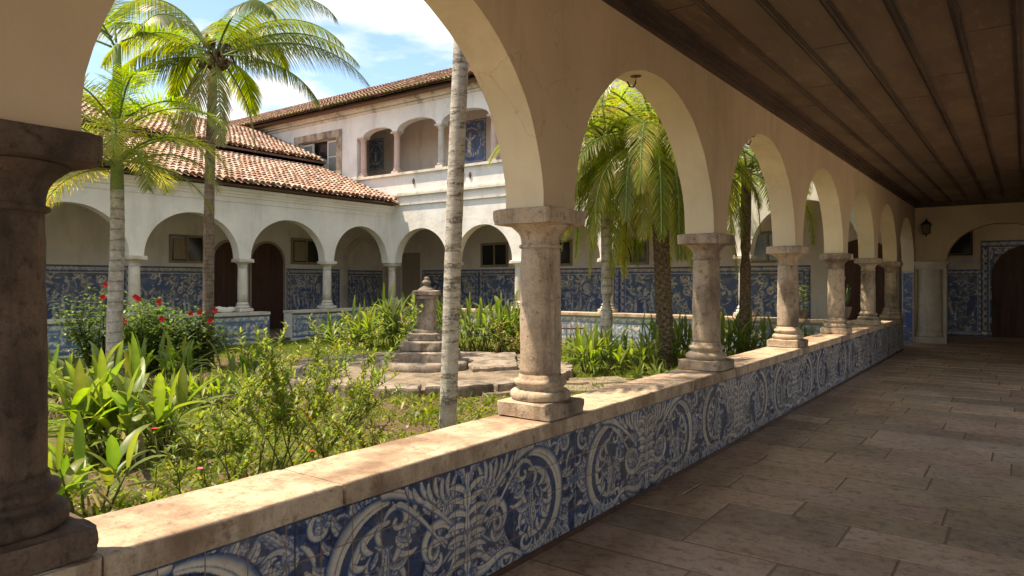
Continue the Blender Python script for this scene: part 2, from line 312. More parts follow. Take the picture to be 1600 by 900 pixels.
# ------------------------------------------------------------------ tile painting (arrays of ink 0 = white glaze .. 1 = deep blue)
class Paint:
    def __init__(s, w, h, res, seed, bg=.9):
        s.w, s.h, s.res = w, h, res; s.nx, s.ny = int(w/res)+1, int(h/res)+1
        s.rng = random.Random(seed); rr = np.random.RandomState(seed)
        s.a = np.full((s.ny, s.nx), bg, np.float32)
        k = rr.rand(max(2, s.ny//6+2), max(2, s.nx//6+2)).astype(np.float32)
        yi = np.linspace(0, k.shape[0]-1.001, s.ny); xi = np.linspace(0, k.shape[1]-1.001, s.nx)
        y0 = yi.astype(int); x0 = xi.astype(int); fy = (yi-y0)[:, None]; fx = (xi-x0)[None, :]
        s.nz = k[y0][:, x0]*(1-fy)*(1-fx)+k[y0+1][:, x0]*fy*(1-fx)+k[y0][:, x0+1]*(1-fy)*fx+k[y0+1][:, x0+1]*fy*fx
        s.a -= .28*s.nz
    def stroke(s, pts, ws, style='scroll', per=0):
        """pts polyline (m), ws half widths; white band with blue outline, shaded flank and fine inner lines"""
        P = np.array(pts, np.float32); Wd = np.array(ws, np.float32)
        m = Wd.max()*1.05
        x0 = max(0, int((P[:, 0].min()-m)/s.res)); x1 = min(s.nx, int((P[:, 0].max()+m)/s.res)+2)
        y0 = max(0, int((P[:, 1].min()-m)/s.res)); y1 = min(s.ny, int((P[:, 1].max()+m)/s.res)+2)
        if x1 <= x0 or y1 <= y0: return
        X = (np.arange(x0, x1)*s.res)[None, :]; Y = (np.arange(y0, y1)*s.res)[:, None]
        best = np.full((y1-y0, x1-x0), 9., np.float32); sg = np.zeros_like(best); al = np.zeros_like(best)
        T = np.gradient(P, axis=0)
        for i in range(len(P)):
            dx = X-P[i, 0]; dy = Y-P[i, 1]; r = np.sqrt(dx*dx+dy*dy)/max(Wd[i], 1e-4)
            k = r < best
            if not k.any(): continue
            tl = math.hypot(T[i, 0], T[i, 1])+1e-6; side = (dx*T[i, 1]-dy*T[i, 0])/tl/max(Wd[i], 1e-4)
            best[k] = r[k]; sg[k] = side[k]; al[k] = i/len(P)
        ins = best < 1
        v = np.full_like(best, .04) + .10*s.nz[y0:y1, x0:x1]
        if style == 'scroll':
            v = v+.55*np.clip((sg-.05)/.8, 0, 1)**1.3; v = np.where((np.abs(sg+.28) < .07) & (np.sin(al*9) > -.5), .5, v)
        elif style == 'leaf':
            v = np.where(np.abs(sg) < .13, .6, v); v = v+.40*np.clip(sg/.8, 0, 1)
            v = np.where((np.abs(sg) > .3) & (np.sin(al*34+sg*4) > .7), .5, v)
        elif style == 'fig':
            v = np.where(sg > .1, .62, .15); v = np.where(np.sin(al*30+sg*5) > .6, v+.25, v)
        elif style == 'dark': v = v*0+.82
        elif style == 'mid': v = v*0+.5
        v = np.where(best > .84, .95, v)
        s.a[y0:y1, x0:x1] = np.where(ins, v, s.a[y0:y1, x0:x1])
    def arc(s, cx, cy, r0, r1, a0, a1, w0, w1, st='scroll', n=60):
        pts = []; ws = []
        for i in range(n+1):
            t = i/n; r = r0+(r1-r0)*t**.8; a = a0+(a1-a0)*t
            pts.append((cx+r*math.cos(a), cy+r*math.sin(a))); ws.append((w0+(w1-w0)*t)*(.35+.65*min(1, 4*t+.1)))
        s.stroke(pts, ws, st)
    def leaf(s, x, y, a, L, w, curl=.8, st='leaf', n=22):
        pts = []; ws = []; p = [x, y]
        for i in range(n+1):
            t = i/n; pts.append(tuple(p)); ws.append(w*(math.sin(PI*min(1, .12+t*.88))**.8)+.002)
            p[0] += math.cos(a)*L/n; p[1] += math.sin(a)*L/n; a += curl/n
        s.stroke(pts, ws, st)
    def acanthus(s, x, y, a, L, curl=1.2, n=6):
        rg = s.rng
        for i in range(n):
            t = (i+.5)/n
            px = x+math.cos(a+curl*t*.5)*L*t*.85; py = y+math.sin(a+curl*t*.5)*L*t*.85
            for sd in (-1, 1): s.leaf(px, py, a+curl*t+sd*(1.0-.4*t), L*(.42-.2*t), L*.085*(1.1-.5*t), -sd*.9)
        s.leaf(x, y, a, L, L*.10, curl)
    def flower(s, x, y, r):
        for k in range(6): s.leaf(x, y, k*PI/3+.3, r, r*.28, .3)
        s.arc(x, y, r*.15, r*.12, 0, 6.4, r*.16, r*.16, 'mid', 8)
    def frame(s, m, tk, ink=.9):
        k = int(m/s.res); t = max(1, int(tk/s.res))
        for (a, b, c, d) in ((k, k+t, k, s.nx-k), (s.ny-k-t, s.ny-k, k, s.nx-k), (k, s.ny-k, k, k+t), (k, s.ny-k, s.nx-k-t, s.nx-k)): s.a[a:b, c:d] = ink
    def mirror(s):
        h = s.nx//2; s.a[:, s.nx-h:] = s.a[:, :h][:, ::-1]
    def sample(s, U, V):
        xi = np.clip(U/s.res, 0, s.nx-1.001); yi = np.clip(V/s.res, 0, s.ny-1.001); x0 = xi.astype(int); y0 = yi.astype(int); fx = xi-x0; fy = yi-y0
        a = s.a; return a[y0, x0]*(1-fx)*(1-fy)+a[y0, x0+1]*fx*(1-fy)+a[y0+1, x0]*(1-fx)*fy+a[y0+1, x0+1]*fx*fy
WHITE = np.array((.80, .74, .62)); MID = np.array((.13, .22, .38)); DEEP = np.array((.020, .055, .25))
def inkcol(v, white=WHITE, mid=MID, deep=DEEP):
    v = np.clip(v, 0, 1)[..., None]
    return np.where(v < .5, white+(mid-white)*(v*2), mid+(deep-mid)*(v*2-1)).astype(np.float32)
def baroque(seed, w=2.1, h=.70, res=.0035):
    """half of a mirrored rocaille panel: C-scrolls, acanthus, cartouche, flowers on a deep blue ground"""
    p = Paint(w, h, res, seed, 1.0); g = p.rng; c = w/2; U = g.uniform
    for i in range(90): p.leaf(U(0, c), U(0, h), U(0, 6.28), U(.07, .16), U(.010, .020), U(-2.8, 2.8), g.choice(('leaf', 'scroll', 'fig')))
    for i in range(26): p.acanthus(U(.0, c), U(.0, h), U(0, 6.28), U(.12, .20), U(-2.2, 2.2), 4)
    for i in range(12): p.arc(U(0, c), U(.06, h-.06), U(.05, .10), .015, U(0, 6), U(7, 11), U(.016, .026), .009)
    for i in range(5): p.flower(U(0, c), U(.05, h-.05), U(.035, .06))
    cx = c*U(.34, .46); rr = h*.47; cy = h*U(.46, .54)
    p.arc(cx, cy, rr*.45, rr*.43, 0, 6.3, rr*.42, rr*.42, 'dark', 30)
    for i in range(16): p.leaf(cx+U(-.12, .12), cy+U(-.14, .14), U(0, 6.28), U(.07, .13), U(.010, .018), U(-3, 3), g.choice(('leaf', 'fig')))
    a0 = U(.45, .6)*PI; sg = g.choice((-1, 1))
    for i in range(15):
        a = a0+(1.15*PI)*i/14; p.leaf(cx+math.cos(a)*rr*.92, cy+math.sin(a)*rr*.92, a+.9, U(.10, .15), U(.020, .030), -1.8, 'leaf')
    for k, (r, wd) in enumerate(((rr*.94, .058), (rr*.64, .036))):
        p.arc(cx+.012*k, cy, r, r*.88, a0, 1.62*PI+.25*k, wd, wd*.5)
    for i in range(7):
        a = a0+.2+(1.0*PI)*i/6; p.leaf(cx+math.cos(a)*rr*.60, cy+math.sin(a)*rr*.60, a+2.4, .10, .020, 1.8, 'scroll')
    p.acanthus(cx+.02, cy-.02, U(-.5, 1.8), .20, .8, 5)
    p.arc(cx+.09, cy+.20*sg, .085, .012, PI*.9*sg, -PI*1.2*sg, .026, .012); p.arc(cx+.07, cy-.2*sg, .07, .012, -PI*.9*sg, PI*1.1*sg, .022, .012)
    for k in range(6): p.leaf(cx+.02*k, cy-.18+.06*k, 1.3-.55*k, .16, .020, 1.6*(-1)**k, 'scroll')
    p.acanthus(cx, cy-.14, 1.3, .24, U(-.6, .8), 5)
    sx_ = c*U(.74, .84); sy = h*U(.42, .56)
    for i in range(12):
        a = -.5*PI*sg+i*.42*sg; p.leaf(sx_+math.cos(a)*.20, sy+math.sin(a)*.20, a+.8*sg, U(.09, .14), U(.018, .028), -1.6*sg, 'leaf')
    p.arc(sx_, sy, .22, .03, -.5*PI*sg, 1.7*PI*sg, .044, .016); p.arc(sx_, sy-.02, .085, .015, .3, 5.9, .022, .010)
    T = np.linspace(0, 1, 40); q = U(.4, .6)
    p.stroke([(c*q+t*c*.45, .06+.04*math.sin(t*6)+.08*t) for t in T], [.016+.026*t for t in T])
    p.stroke([(c*(q-.1)+t*c*.42, h*.96-.26*t**1.6) for t in T], [.034-.022*t for t in T])
    p.stroke([(c*(q-.02)+t*c*.30, h*.86-.30*t**1.3) for t in T], [.020-.012*t for t in T])
    for i in range(8): p.leaf(c*.58+i*.05, h*.96-.02*(i % 2), -1.2-.15*i, .13, .018, 1.2, 'scroll')
    for i in range(7): p.leaf(c*.06+i*.07, h*.03, 1.3+.2*i, .12, .017, -1.2)
    p.flower(c*.60, h*U(.6, .8), .055); p.flower(c*.97, h*.16, .06); p.flower(.04, h*U(.4, .6), .055)
    for i in range(7): p.leaf(c-.01, h*.26+i*.06, PI*.5+1.3-i*.10, .15, .021, 1.1, 'scroll')
    p.stroke([(c, .05+.58*t) for t in T], [.014+.020*math.sin(t*10)**2 for t in T], 'leaf')
    p.mirror()
    k = int(.024/res); p.a[:k] = .88; p.a[-k:] = .95; j = max(1, int(.008/res)); p.a[:, :j] = .95; p.a[:, -j:] = .95
    return p
def scene_panel(seed, w, h, res=.02, light=.25):
    """figure scene among scrolls on a blue ground, in a leafy border"""
    p = Paint(w, h, res, seed, .18); g = p.rng; b = min(.2, w*.12); U = g.uniform; k = min(1, max(.5, w/2.4))
    p.a[:] = .85-.4*p.nz
    for i in range(int(w*h*36)): p.leaf(U(b, w-b), U(b, h-b), U(0, 6.28), U(.14, .32)*k, U(.03, .055)*k, U(-2.6, 2.6), g.choice(('scroll', 'fig', 'leaf', 'scroll', 'leaf', 'dark')))
    for i in range(int(w*h*3)): p.arc(U(b, w-b), U(b, h-b), U(.12, .2)*k, .03, U(0, 6), U(7, 10), .05*k, .03*k)
    for i in range(int(w*4)):
        x = U(b*1.4, w-b*1.4); y = h*.24+U(0, h*.12); hh = U(.22, .36)*h*.85
        p.leaf(x, y, PI/2+U(-.2, .2), hh, hh*.20, U(-.4, .4), 'dark' if i % 3 == 0 else 'fig'); p.leaf(x-.03, y+hh, 0, .09, .04, 0, 'mid')
        p.leaf(x, y+hh*.7, U(-.6, .6)+g.choice((0, PI)), hh*.4, hh*.06, U(-.6, .6), 'fig')
    m = p.a; n = int(b/res); m[:n] = .85; m[-n:] = .85; m[:, :n] = .85; m[:, -n:] = .85
    L = 0
    while L < w:
        for yy in (b*.5, h-b*.5): p.leaf(L, yy+b*.1, -.5, b*1.1, b*.26, 1.4, 'scroll'); p.leaf(L+b*.5, yy-b*.2, .7, b*.8, b*.18, -1.6, 'fig')
        L += b*1.15
    L = b
    while L < h-b:
        for xx in (b*.5, w-b*.5): p.leaf(xx-b*.1, L, 1.2, b*1.1, b*.26, 1.2, 'fig'); p.leaf(xx+b*.2, L, 2.0, b*.8, b*.18, -1.2, 'fig')
        L += b*1.1
    p.frame(0, max(res, .02), .95); p.frame(b, max(res, .015), .2)
    return p
def tile_wall(name, m, parent, origin, along, length, h, panels, du=.02, dv=.02, nearfn=None, deep=DEEP, white=WHITE):
    """painted tile sheet from origin going `along` for `length`, split into the given panels [(painting, start, width)]"""
    if nearfn is None: s = np.arange(0, length+du*.5, du)
    else: s = nearfn
    z = np.linspace(0, h, int(h/dv)+1)
    U, V = np.meshgrid(s, z); ink = np.full(U.shape, .9, np.float32)
    for p, st, wd in panels:
        k = (U >= st) & (U <= st+wd)
        if k.any(): ink[k] = p.sample((U[k]-st)*p.w/wd, V[k]*p.h/h)
    if nearfn is None: ink = (ink-.5)*1.15+.38
    o = np.array(origin, float); d = np.array(along, float)
    P = o[None, None]+U[..., None]*d[None, None]+V[..., None]*np.array((0, 0, 1.))[None, None]
    return grid_obj(name, P, inkcol(ink, white, MID if nearfn is None else np.array((.085, .14, .26)), deep), m, parent)

# ------------------------------------------------------------------ building helpers
def arch_wall(mb, ax, c0, c1, s0, s1, openings, spring, rise, top, nseg=28, jit=.004, base=None):
    """wall along axis ax ('x'/'y'); faces at c0 (seen side) and c1; openings [(a,b[,rise])] with arches; solid between
    them from `spring` (or `base`) up to `top`."""
    def P(s, c, z): return (c, s, z) if ax == 'y' else (s, c, z)
    bz = spring if base is None else base
    segs = []; cur = s0
    for op in openings: segs.append(('p', cur, op[0])); segs.append(('o',)+tuple(op)); cur = op[1]
    segs.append(('p', cur, s1))
    for sg in segs:
        if sg[0] == 'p':
            a, b = sg[1], sg[2]
            if b-a < 1e-4: continue
            k = max(1, int((b-a)/1.0))
            for q in range(k):
                u, v = a+(b-a)*q/k, a+(b-a)*(q+1)/k
                for c in (c0, c1): mb.add([P(u, c, bz), P(v, c, bz), P(v, c, top), P(u, c, top)], [(0, 1, 2, 3)])
            mb.add([P(a, c0, bz), P(b, c0, bz), P(b, c1, bz), P(a, c1, bz)], [(0, 1, 2, 3)])
            for u in (a, b):
                if bz < spring: mb.add([P(u, c0, bz), P(u, c1, bz), P(u, c1, spring), P(u, c0, spring)], [(0, 1, 2, 3)])
        else:
            a, b = sg[1], sg[2]; rs = sg[3] if len(sg) > 3 else rise
            m = (a+b)/2; h = (b-a)/2; pts = []
            for i in range(nseg+1):
                t = PI*i/nseg; j = 1+(jit*noise.noise(Vector((a*3+i*.35, 0, 0))) if 0 < i < nseg else 0)/h*2
                pts.append((m-h*math.cos(t)*j, spring+rs*math.sin(t)*j))
            sv = []; sf = []
            for i in range(nseg):
                (u0, z0), (u1, z1) = pts[i], pts[i+1]
                for c in (c0, c1): mb.add([P(u0, c, z0), P(u1, c, z1), P(u1, c, top), P(u0, c, top)], [(0, 1, 2, 3)])
            for (u, z) in pts: sv += [P(u, c0, z), P(u, c1, z)]
            for i in range(nseg): sf.append((2*i, 2*i+1, 2*i+3, 2*i+2))
            mb.add(sv, sf, True)
    mb.add([P(s0, c0, top), P(s1, c0, top), P(s1, c1, top), P(s0, c1, top)], [(0, 1, 2, 3)])
    for u in (s0, s1): mb.add([P(u, c0, bz), P(u, c1, bz), P(u, c1, top), P(u, c0, top)], [(0, 1, 2, 3)])
def rough_block(mb, cx, cy, z0, z1, hx, hy, bev=.012, jit=.006, seed=0, n=7, col=None):
    """worn stone block: subdivided box with rounded, chipped edges"""
    vs = {}; V = []; F = []
    def vert(i, j, k):
        key = (i, j, k)
        if key in vs: return vs[key]
        x = -1+2*i/n; y = -1+2*j/n; z = -1+2*k/n
        ex = (abs(x) > .99)+(abs(y) > .99)+(abs(z) > .99)
        px, py, pz = x*hx, y*hy, z*(z1-z0)/2
        nzv = noise.noise(Vector((px*14+seed*7.1, py*14, pz*14+seed)))
        if ex >= 2:
            b = bev*(.6+1.6*max(0, nzv+.3))
            if abs(x) > .99: px -= math.copysign(b, px)
            if abs(y) > .99: py -= math.copysign(b, py)
            if abs(z) > .99: pz -= math.copysign(b*.8, pz)
        px += jit*noise.noise(Vector((px*9+seed, py*9, pz*9))); py += jit*noise.noise(Vector((px*9, py*9+seed+5, pz*9)))
        pz += jit*.5*noise.noise(Vector((px*7+9, py*7, pz*7+seed)))
        V.append((cx+px, cy+py, (z0+z1)/2+pz)); vs[key] = len(V)-1; return vs[key]
    for a in range(n):
        for b in range(n):
            for k in (0, n):
                q = [vert(a, b, k), vert(a+1, b, k), vert(a+1, b+1, k), vert(a, b+1, k)]; F.append(q if k else q[::-1])
                q = [vert(a, k, b), vert(a+1, k, b), vert(a+1, k, b+1), vert(a, k, b+1)]; F.append(q[::-1] if k else q)
                q = [vert(k, a, b), vert(k, a+1, b), vert(k, a+1, b+1), vert(k, a, b+1)]; F.append(q if k else q[::-1])
    mb.add(V, F, False, col)
def column(name, h, s, mat, seed, label, group, loc, simple=False):
    """h total height (foot of plinth to top of abacus), s thickness scale"""
    t = empty(name, loc, label, 'column', group)
    hw = .212*s; nn = 24 if simple else 36
    b = MB(); rough_block(b, 0, 0, 0, .10, hw, hw, .010, .012 if not simple else .004, seed, 5 if simple else 12); b.build('plinth', mat, t, True)
    b = MB(); r = s
    b.lathe([(x*r, z) for x, z in ((.176, .098), (.190, .112), (.194, .130), (.188, .150), (.172, .163), (.158, .166), (.150, .176), (.149, .186), (.158, .191), (.168, .200), (.170, .214), (.162, .226), (.148, .230), (.141, .238), (.134, .262))], nn, jit=.006 if not simple else 0, seed=seed)
    b.build('base', mat, t, True)
    b = MB(); z0 = .26; z1 = h-.245; k = 4 if simple else 26
    b.lathe([(r*(.131+.004*math.sin(PI*i/k)-.008*(i/k)), z0+(z1-z0)*i/k) for i in range(k+1)], nn, jit=.005 if not simple else 0, seed=seed)
    b.build('shaft', mat, t, True)
    b = MB()
    b.lathe([(x*r, h+z) for x, z in ((.123, -.250), (.136, -.246), (.140, -.237), (.136, -.228), (.124, -.224), (.126, -.195), (.131, -.172), (.143, -.152), (.160, -.136), (.170, -.128), (.176, -.122), (.190, -.112), (.198, -.106))], nn, jit=.004 if not simple else 0, seed=seed)
    rough_block(b, 0, 0, h-.106, h-.001, .222*s, .222*s, .010, .008 if not simple else .003, seed+3, 5 if simple else 12)
    b.build('capital', mat, t, True)
    return t
def roof_tiles(mb, P0, A, B, L, S, seed, pal, moss=0):
    """rows of barrel tiles: P0 eave corner, A unit along eave, B unit up the slope"""
    g = random.Random(seed); A = Vector(A); B = Vector(B).normalized(); N = A.cross(B).normalized()
    if N.z < 0: N = -N
    P0 = Vector(P0); nx = int(L/.175); ny = int(S/.32)
    for i in range(nx):
        wob = .03*math.sin(i*.37)+.03*noise.noise(Vector((i*.1, seed, 0)))
        for j in range(ny):
            c = g.choice(pal); v = g.uniform(.8, 1.1)*(1+.22*noise.noise(Vector((i*.05, j*.16, seed)))); c = tuple(x*v for x in c)
            if moss and j < 2 and g.random() < .6: c = tuple(a*.4+b*.6 for a, b in zip(c, (.20, .19, .04)))
            o = P0+A*((i+.5)*.175+g.uniform(-.014, .014))+B*(j*.32+wob+g.uniform(-.02, .02))+N*.035
            vs = []; n = 6
            for e, (sb, r, up) in enumerate(((0, .078, .030), (.38, .060, .0))):
                for k in range(n+1):
                    a = PI*k/n; vs.append(o+B*sb+A*(-math.cos(a)*r)+N*(math.sin(a)*r*.95+up))
            fs = [(k, k+1, n+2+k, n+1+k) for k in range(n)]
            mb.add(vs, fs, True, c)
            mb.add([o+A*(-.078)+N*.03, o+A*.078+N*.03]+[o+A*(-math.cos(PI*k/n)*.062)+N*(math.sin(PI*k/n)*.058+.030) for k in range(n, -1, -1)],
                   [tuple(range(n+3))], False, tuple(x*.5 for x in c))
            # pan tile between the covers
            q = o+A*.0875-N*.03
            mb.add([q+A*(-.07)+N*.035, q+A*.0-N*.004, q+A*.07+N*.035, q+B*.36+A*(-.07)+N*.02, q+B*.36-N*.02, q+B*.36+A*.07+N*.02], [(0, 1, 4, 3), (1, 2, 5, 4)], True, tuple(x*.75 for x in c))
def window(parent, ax, c, s0, s1, z0, z1, out, fm, wide=.07, bars=1, open_=False):
    """framed window lying on a wall face at coordinate c, looking towards `out` (+1/-1)"""
    def B(mb, sa, sb, za, zb, d0, d1):
        lo, hi = sorted((c+out*d0, c+out*d1))
        mb.box((lo, sa, za) if ax == 'y' else (sa, lo, za), (hi, sb, zb) if ax == 'y' else (sb, hi, zb))
    g = MB(); B(g, s0+.01, s1-.01, z0+.01, z1-.01, .004, .02); w = g.build('window', M['glass'], parent)
    f = MB(); B(f, s0-wide*.2, s1+wide*.2, z0-wide, z0, .0, .07); B(f, s0, s1, z1, z1+wide, .0, .06)
    B(f, s0-wide, s0, z0-wide, z1+wide, 0, .06); B(f, s1, s1+wide, z0-wide, z1+wide, 0, .06)
    for k in range(bars):
        m = s0+(s1-s0)*(k+1)/(bars+1); B(f, m-.03, m+.03, z0, z1, .01, .05)
    f.build('frame', fm, w)
    if open_:
        p = MB(); B(p, s0+.06, (s0+s1)/2-.05, z0+.05, z1-.05, .022, .04); p.build('shutter', M['frame_wood'], w)
    return w
def arched_door(parent, ax, c, s0, s1, z0, spring, rise, out, m, name='door', panels=True):
    d = MB(); ms = (s0+s1)/2; h = (s1-s0)/2
    def P(s, q, z): return (c+out*q, s, z) if ax == 'y' else (s, c+out*q, z)
    n = 16; pts = [(s0, z0)]+[(ms-h*math.cos(PI*i/n), spring+rise*math.sin(PI*i/n)) for i in range(n+1)]+[(s1, z0)]
    for q in (.03,): d.add([P(s, q, z) for s, z in pts], [tuple(range(len(pts)))])
    for i in range(len(pts)-1): d.add([P(*((pts[i][0], 0, pts[i][1]))), P(pts[i+1][0], 0, pts[i+1][1]), P(pts[i+1][0], .03, pts[i+1][1]), P(pts[i][0], .03, pts[i][1])], [(0, 1, 2, 3)])
    o = d.build(name, m, parent)
    e = MB()
    def B(sa, sb, za, zb, d0, d1):
        lo, hi = sorted((c+out*d0, c+out*d1)); e.box((lo, sa, za) if ax == 'y' else (sa, lo, za), (hi, sb, zb) if ax == 'y' else (sb, hi, zb))
    w = s1-s0
    for k in range(5):
        sa = s0+w*(.04+.19*k); B(sa, sa+w*.15, z0+.1, spring-.05 if k in (0, 4) else spring+rise*.6, .032, .045)
    B(s0+.02, s1-.02, (z0+spring)/2, (z0+spring)/2+.09, .047, .06)
    e.build('panelling', m, o)
    tr = MB(); o2 = [(ms-(h+.07)*math.cos(PI*i/n), spring+(rise+.07)*math.sin(PI*i/n)) for i in range(n+1)]; i2 = pts[1:-1]
    o2 = [(s0-.07, z0)]+o2+[(s1+.07, z0)]; i2 = [(s0, z0)]+i2+[(s1, z0)]
    for i in range(len(o2)-1):
        tr.add([P(o2[i][0], .05, o2[i][1]), P(o2[i+1][0], .05, o2[i+1][1]), P(i2[i+1][0], .05, i2[i+1][1]), P(i2[i][0], .05, i2[i][1])], [(0, 1, 2, 3)])
        tr.add([P(o2[i][0], .0, o2[i][1]), P(o2[i+1][0], .0, o2[i+1][1]), P(o2[i+1][0], .05, o2[i+1][1]), P(o2[i][0], .05, o2[i][1])], [(0, 1, 2, 3)])
    tr.build('door_surround', M['plaster_dim'] if ax == 'y' else M['door'], o)
    return o

# ================================================================== NEAR GALLERY
FX = -2.307          # tiled face of the parapet
WX0, WX1 = -2.364, -2.65
SPR, RISE = 2.06, 1.185
YS = [-5.0, -2.11, .775, 3.716, 6.60, 9.49, 12.37, 15.26, 18.15]
YE = 21.2
CEIL = 3.67
# floor: real slabs, rows across the gallery
rg = random.Random(5)
mb = MB(); y = -8.0
while y < 25.5:
    rh = rg.uniform(.36, .50); x = -2.9+rg.uniform(-.5, 0) if y > 18.6 else -2.33-rg.uniform(0, .5)
    xm = 1.5 if y < 21 else 2.6
    while x < xm:
        L = rg.uniform(.55, 1.45); a = max(x, -3.6 if y > 18.7 else -2.6); b = min(x+L, xm); g_ = .005
        if b-a > .08:
            v = rg.uniform(.66, 1.15); c = (v*rg.uniform(.96, 1.08), v, v*rg.uniform(.93, 1.04)); dz = rg.uniform(-.003, .003); j = lambda: rg.uniform(-.003, .003); sk0 = rg.uniform(-.012, .012); sk1 = rg.uniform(-.012, .012)
            X0, X1, Y0, Y1 = a+g_+j(), b-g_+j(), y+g_+j(), y+rh-g_+j(); e = .006
            mb.add([(X0, Y0, -.012), (X1, Y0, -.012), (X1, Y1, -.012), (X0, Y1, -.012), (X0+e, Y0+e, dz), (X1-e, Y0+e, dz+j()*.4), (X1-e, Y1-e, dz), (X0+e, Y1-e, dz+j()*.4)],
                   [(4, 5, 6, 7), (0, 1, 5, 4), (1, 2, 6, 5), (2, 3, 7, 6), (3, 0, 4, 7)], False, c)
        x += L
    y += rh
fl = mb.build('gallery_floor', M['paving']); tag(fl, kind='structure')
mb = MB(); mb.add([(-2.6, -8, -.0035), (2.6, -8, -.0035), (2.6, 25.5, -.0035), (-2.6, 25.5, -.0035)], [(0, 1, 2, 3)]); mb.add([(-6, 18.7, -.009), (-2.6, 18.7, -.009), (-2.6, 25, -.009), (-6, 25, -.009)], [(0, 1, 2, 3)])
tag(mb.build('floor_bedding', M['joint']), kind='structure')
# parapet
par = empty('parapet', (-2.5, 8, 0), 'long blue and white tiled parapet with sandstone coping carrying the near columns', 'parapet wall')
mb = MB(); mb.box((-2.70, -8, -.3), (FX-.012, 18.54, .655)); mb.build('masonry', M['plaster_out'], par)
s = [0.0]; Y00 = -1.9
while s[-1]+Y00 < 18.55: s.append(s[-1]+(.0035+.0008*max(0, s[-1]+Y00) if s[-1]+Y00 > .3 else .02))
s = np.array(s); s[-1] = 18.55-Y00
pans = [baroque(k) for k in (3, 11, 27, 34, 46)]
lay = []
for k in range(10): lay.append((pans[(k*2+k//5) % 5], k*2.1-.6, 2.1))
tile_wall('tile_panel', M['azul_near'], par, (FX, Y00, 0), (0, 1, 0), 18.55-Y00, .672, lay, dv=.004, nearfn=s, deep=np.array((.004, .013, .055)), white=np.array((.72, .60, .44)))
pe = scene_panel(9, .4, .67, .01)
tile_wall('end_tile_panel', M['azul_x'], par, (-2.69, 18.548, 0), (1, 0, 0), .383, .672, [(pe, 0, .4)])
mb = MB(); y = -2.6; k = 0
while y < 18.5:
    L = (1.32, 1.05, 1.22, .95, 1.4, 1.12)[k % 6]; y2 = min(y+L, 18.57)
    if y2-y < .3: y2 = 18.57
    nn = 12
    rough_block(mb, (-2.725+-2.288)/2, (y+y2)/2, .664, .752, (2.725-2.288)/2, (y2-y)/2-.0035, .0045, .005, k*3.3, 30); y = y2; k += 1
    if y2 > 18.5: break
mb.build('coping', M['coping'], par)
mb = MB(); mb.box((FX-.01, -2, -.002), (FX+.006, 18.56, .035)); mb.build('foot_band', M['door'], par)
# arcade wall
arc = empty('arcade_wall', (-2.5, 8, SPR), 'long cream arcade wall with eight round arches receding beside the dark ceiling', 'arcade')
ops = [(YS[i]+.18, YS[i+1]-.18) for i in range(8)]+[(18.33, 21.0, 1.12)]
mb = MB(); arch_wall(mb, 'y', WX0, WX1, -8, YE, ops, SPR, RISE, 4.15, 40, .006)
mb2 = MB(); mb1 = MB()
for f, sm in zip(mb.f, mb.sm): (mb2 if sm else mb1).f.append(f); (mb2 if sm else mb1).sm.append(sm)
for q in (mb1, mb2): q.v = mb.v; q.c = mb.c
for q, nm, mt in ((mb1, 'arched_wall', 'plaster_shaded'), (mb2, 'arch_soffits', 'plaster_in')):
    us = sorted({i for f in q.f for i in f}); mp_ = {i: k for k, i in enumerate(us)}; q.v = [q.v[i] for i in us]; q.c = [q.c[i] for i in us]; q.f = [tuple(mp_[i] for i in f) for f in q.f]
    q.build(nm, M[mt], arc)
mb = MB(); mb.box((WX1+.001, 21.0, 0), (WX0-.001, YE-.002, SPR)); mb.build('end_jamb', M['plaster_in'], arc)
p = scene_panel(31, .29, 1.9, .012, .1)
tile_wall('jamb_tile_panel', M['azul_x'], arc, (WX1+.003, 20.993, .0), (1, 0, 0), .28, 1.86, [(p, 0, .29)], deep=np.array((.01, .06, .42)))  # blue brightened here to stand in for light reaching the jamb
mb = MB(); e0 = -3.53
mb.add([(e0, -8, 4.2), (e0, YE+5, 4.2), (-.4, YE+5, 5.6), (-.4, -8, 5.6), (2.6, -8, 4.2), (2.6, YE+5, 4.2)], [(0, 1, 2, 3), (3, 2, 5, 4)])
mb.add([(e0, -8, 4.14), (e0, YE+5, 4.14), (2.6, YE+5, 4.14), (2.6, -8, 4.14)], [(0, 1, 2, 3)]); mb.box((e0, -8, 4.14), (e0+.02, YE+5, 4.2)); mb.box((1.5, -8.1, 3.6), (2.6, 26, 4.14)); 
mb.build('roof', M['underlay'], arc)
# columns
lab = {1: None}
names = {
 0: 'pale stone column left of the near dark column, behind the viewer',
 2: 'huge column coloured dark for shade, cut by the left edge of the picture',
 3: 'tall worn sandy column standing just right of the slim pale palm trunk',
 4: 'sandy column with the shaggy palm trunk close on its left',
 5: 'sandy column third from the viewer, its left flank roughly pitted in the light',
 6: 'sandy column fourth from the viewer, with a pale strip painted as a sun streak below its capital',
 7: 'slim looking stone column third from the far end, beside the flowering cactus pot',
 8: 'farthest column on the parapet, dark stained down its shaft, at the open end'}
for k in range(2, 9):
    m = M['stone_shaded'] if k == 2 else M['stone']
    t = column('stone_column', SPR-.752, 1.0, m, k*1.7, names[k] if k != 7 else 'stone column second from the far end of the parapet, behind the one with the sun streak strip', 'sandstone columns along the near parapet', (-2.507, YS[k], .752))
    if k == 6:
        b = MB(); b.tube([(-2.507+.1275*math.cos(a), YS[k]+.1275*math.sin(a), z) for a, z in ((-2.25, 1.80), (-2.15, 1.76), (-2.0, 1.72), (-1.8, 1.70))], [.002, .006, .005, .002], 5); b.build('sun_streak_strip', M['casement'], t)  # pale strip standing in for a streak of sun on the shaft
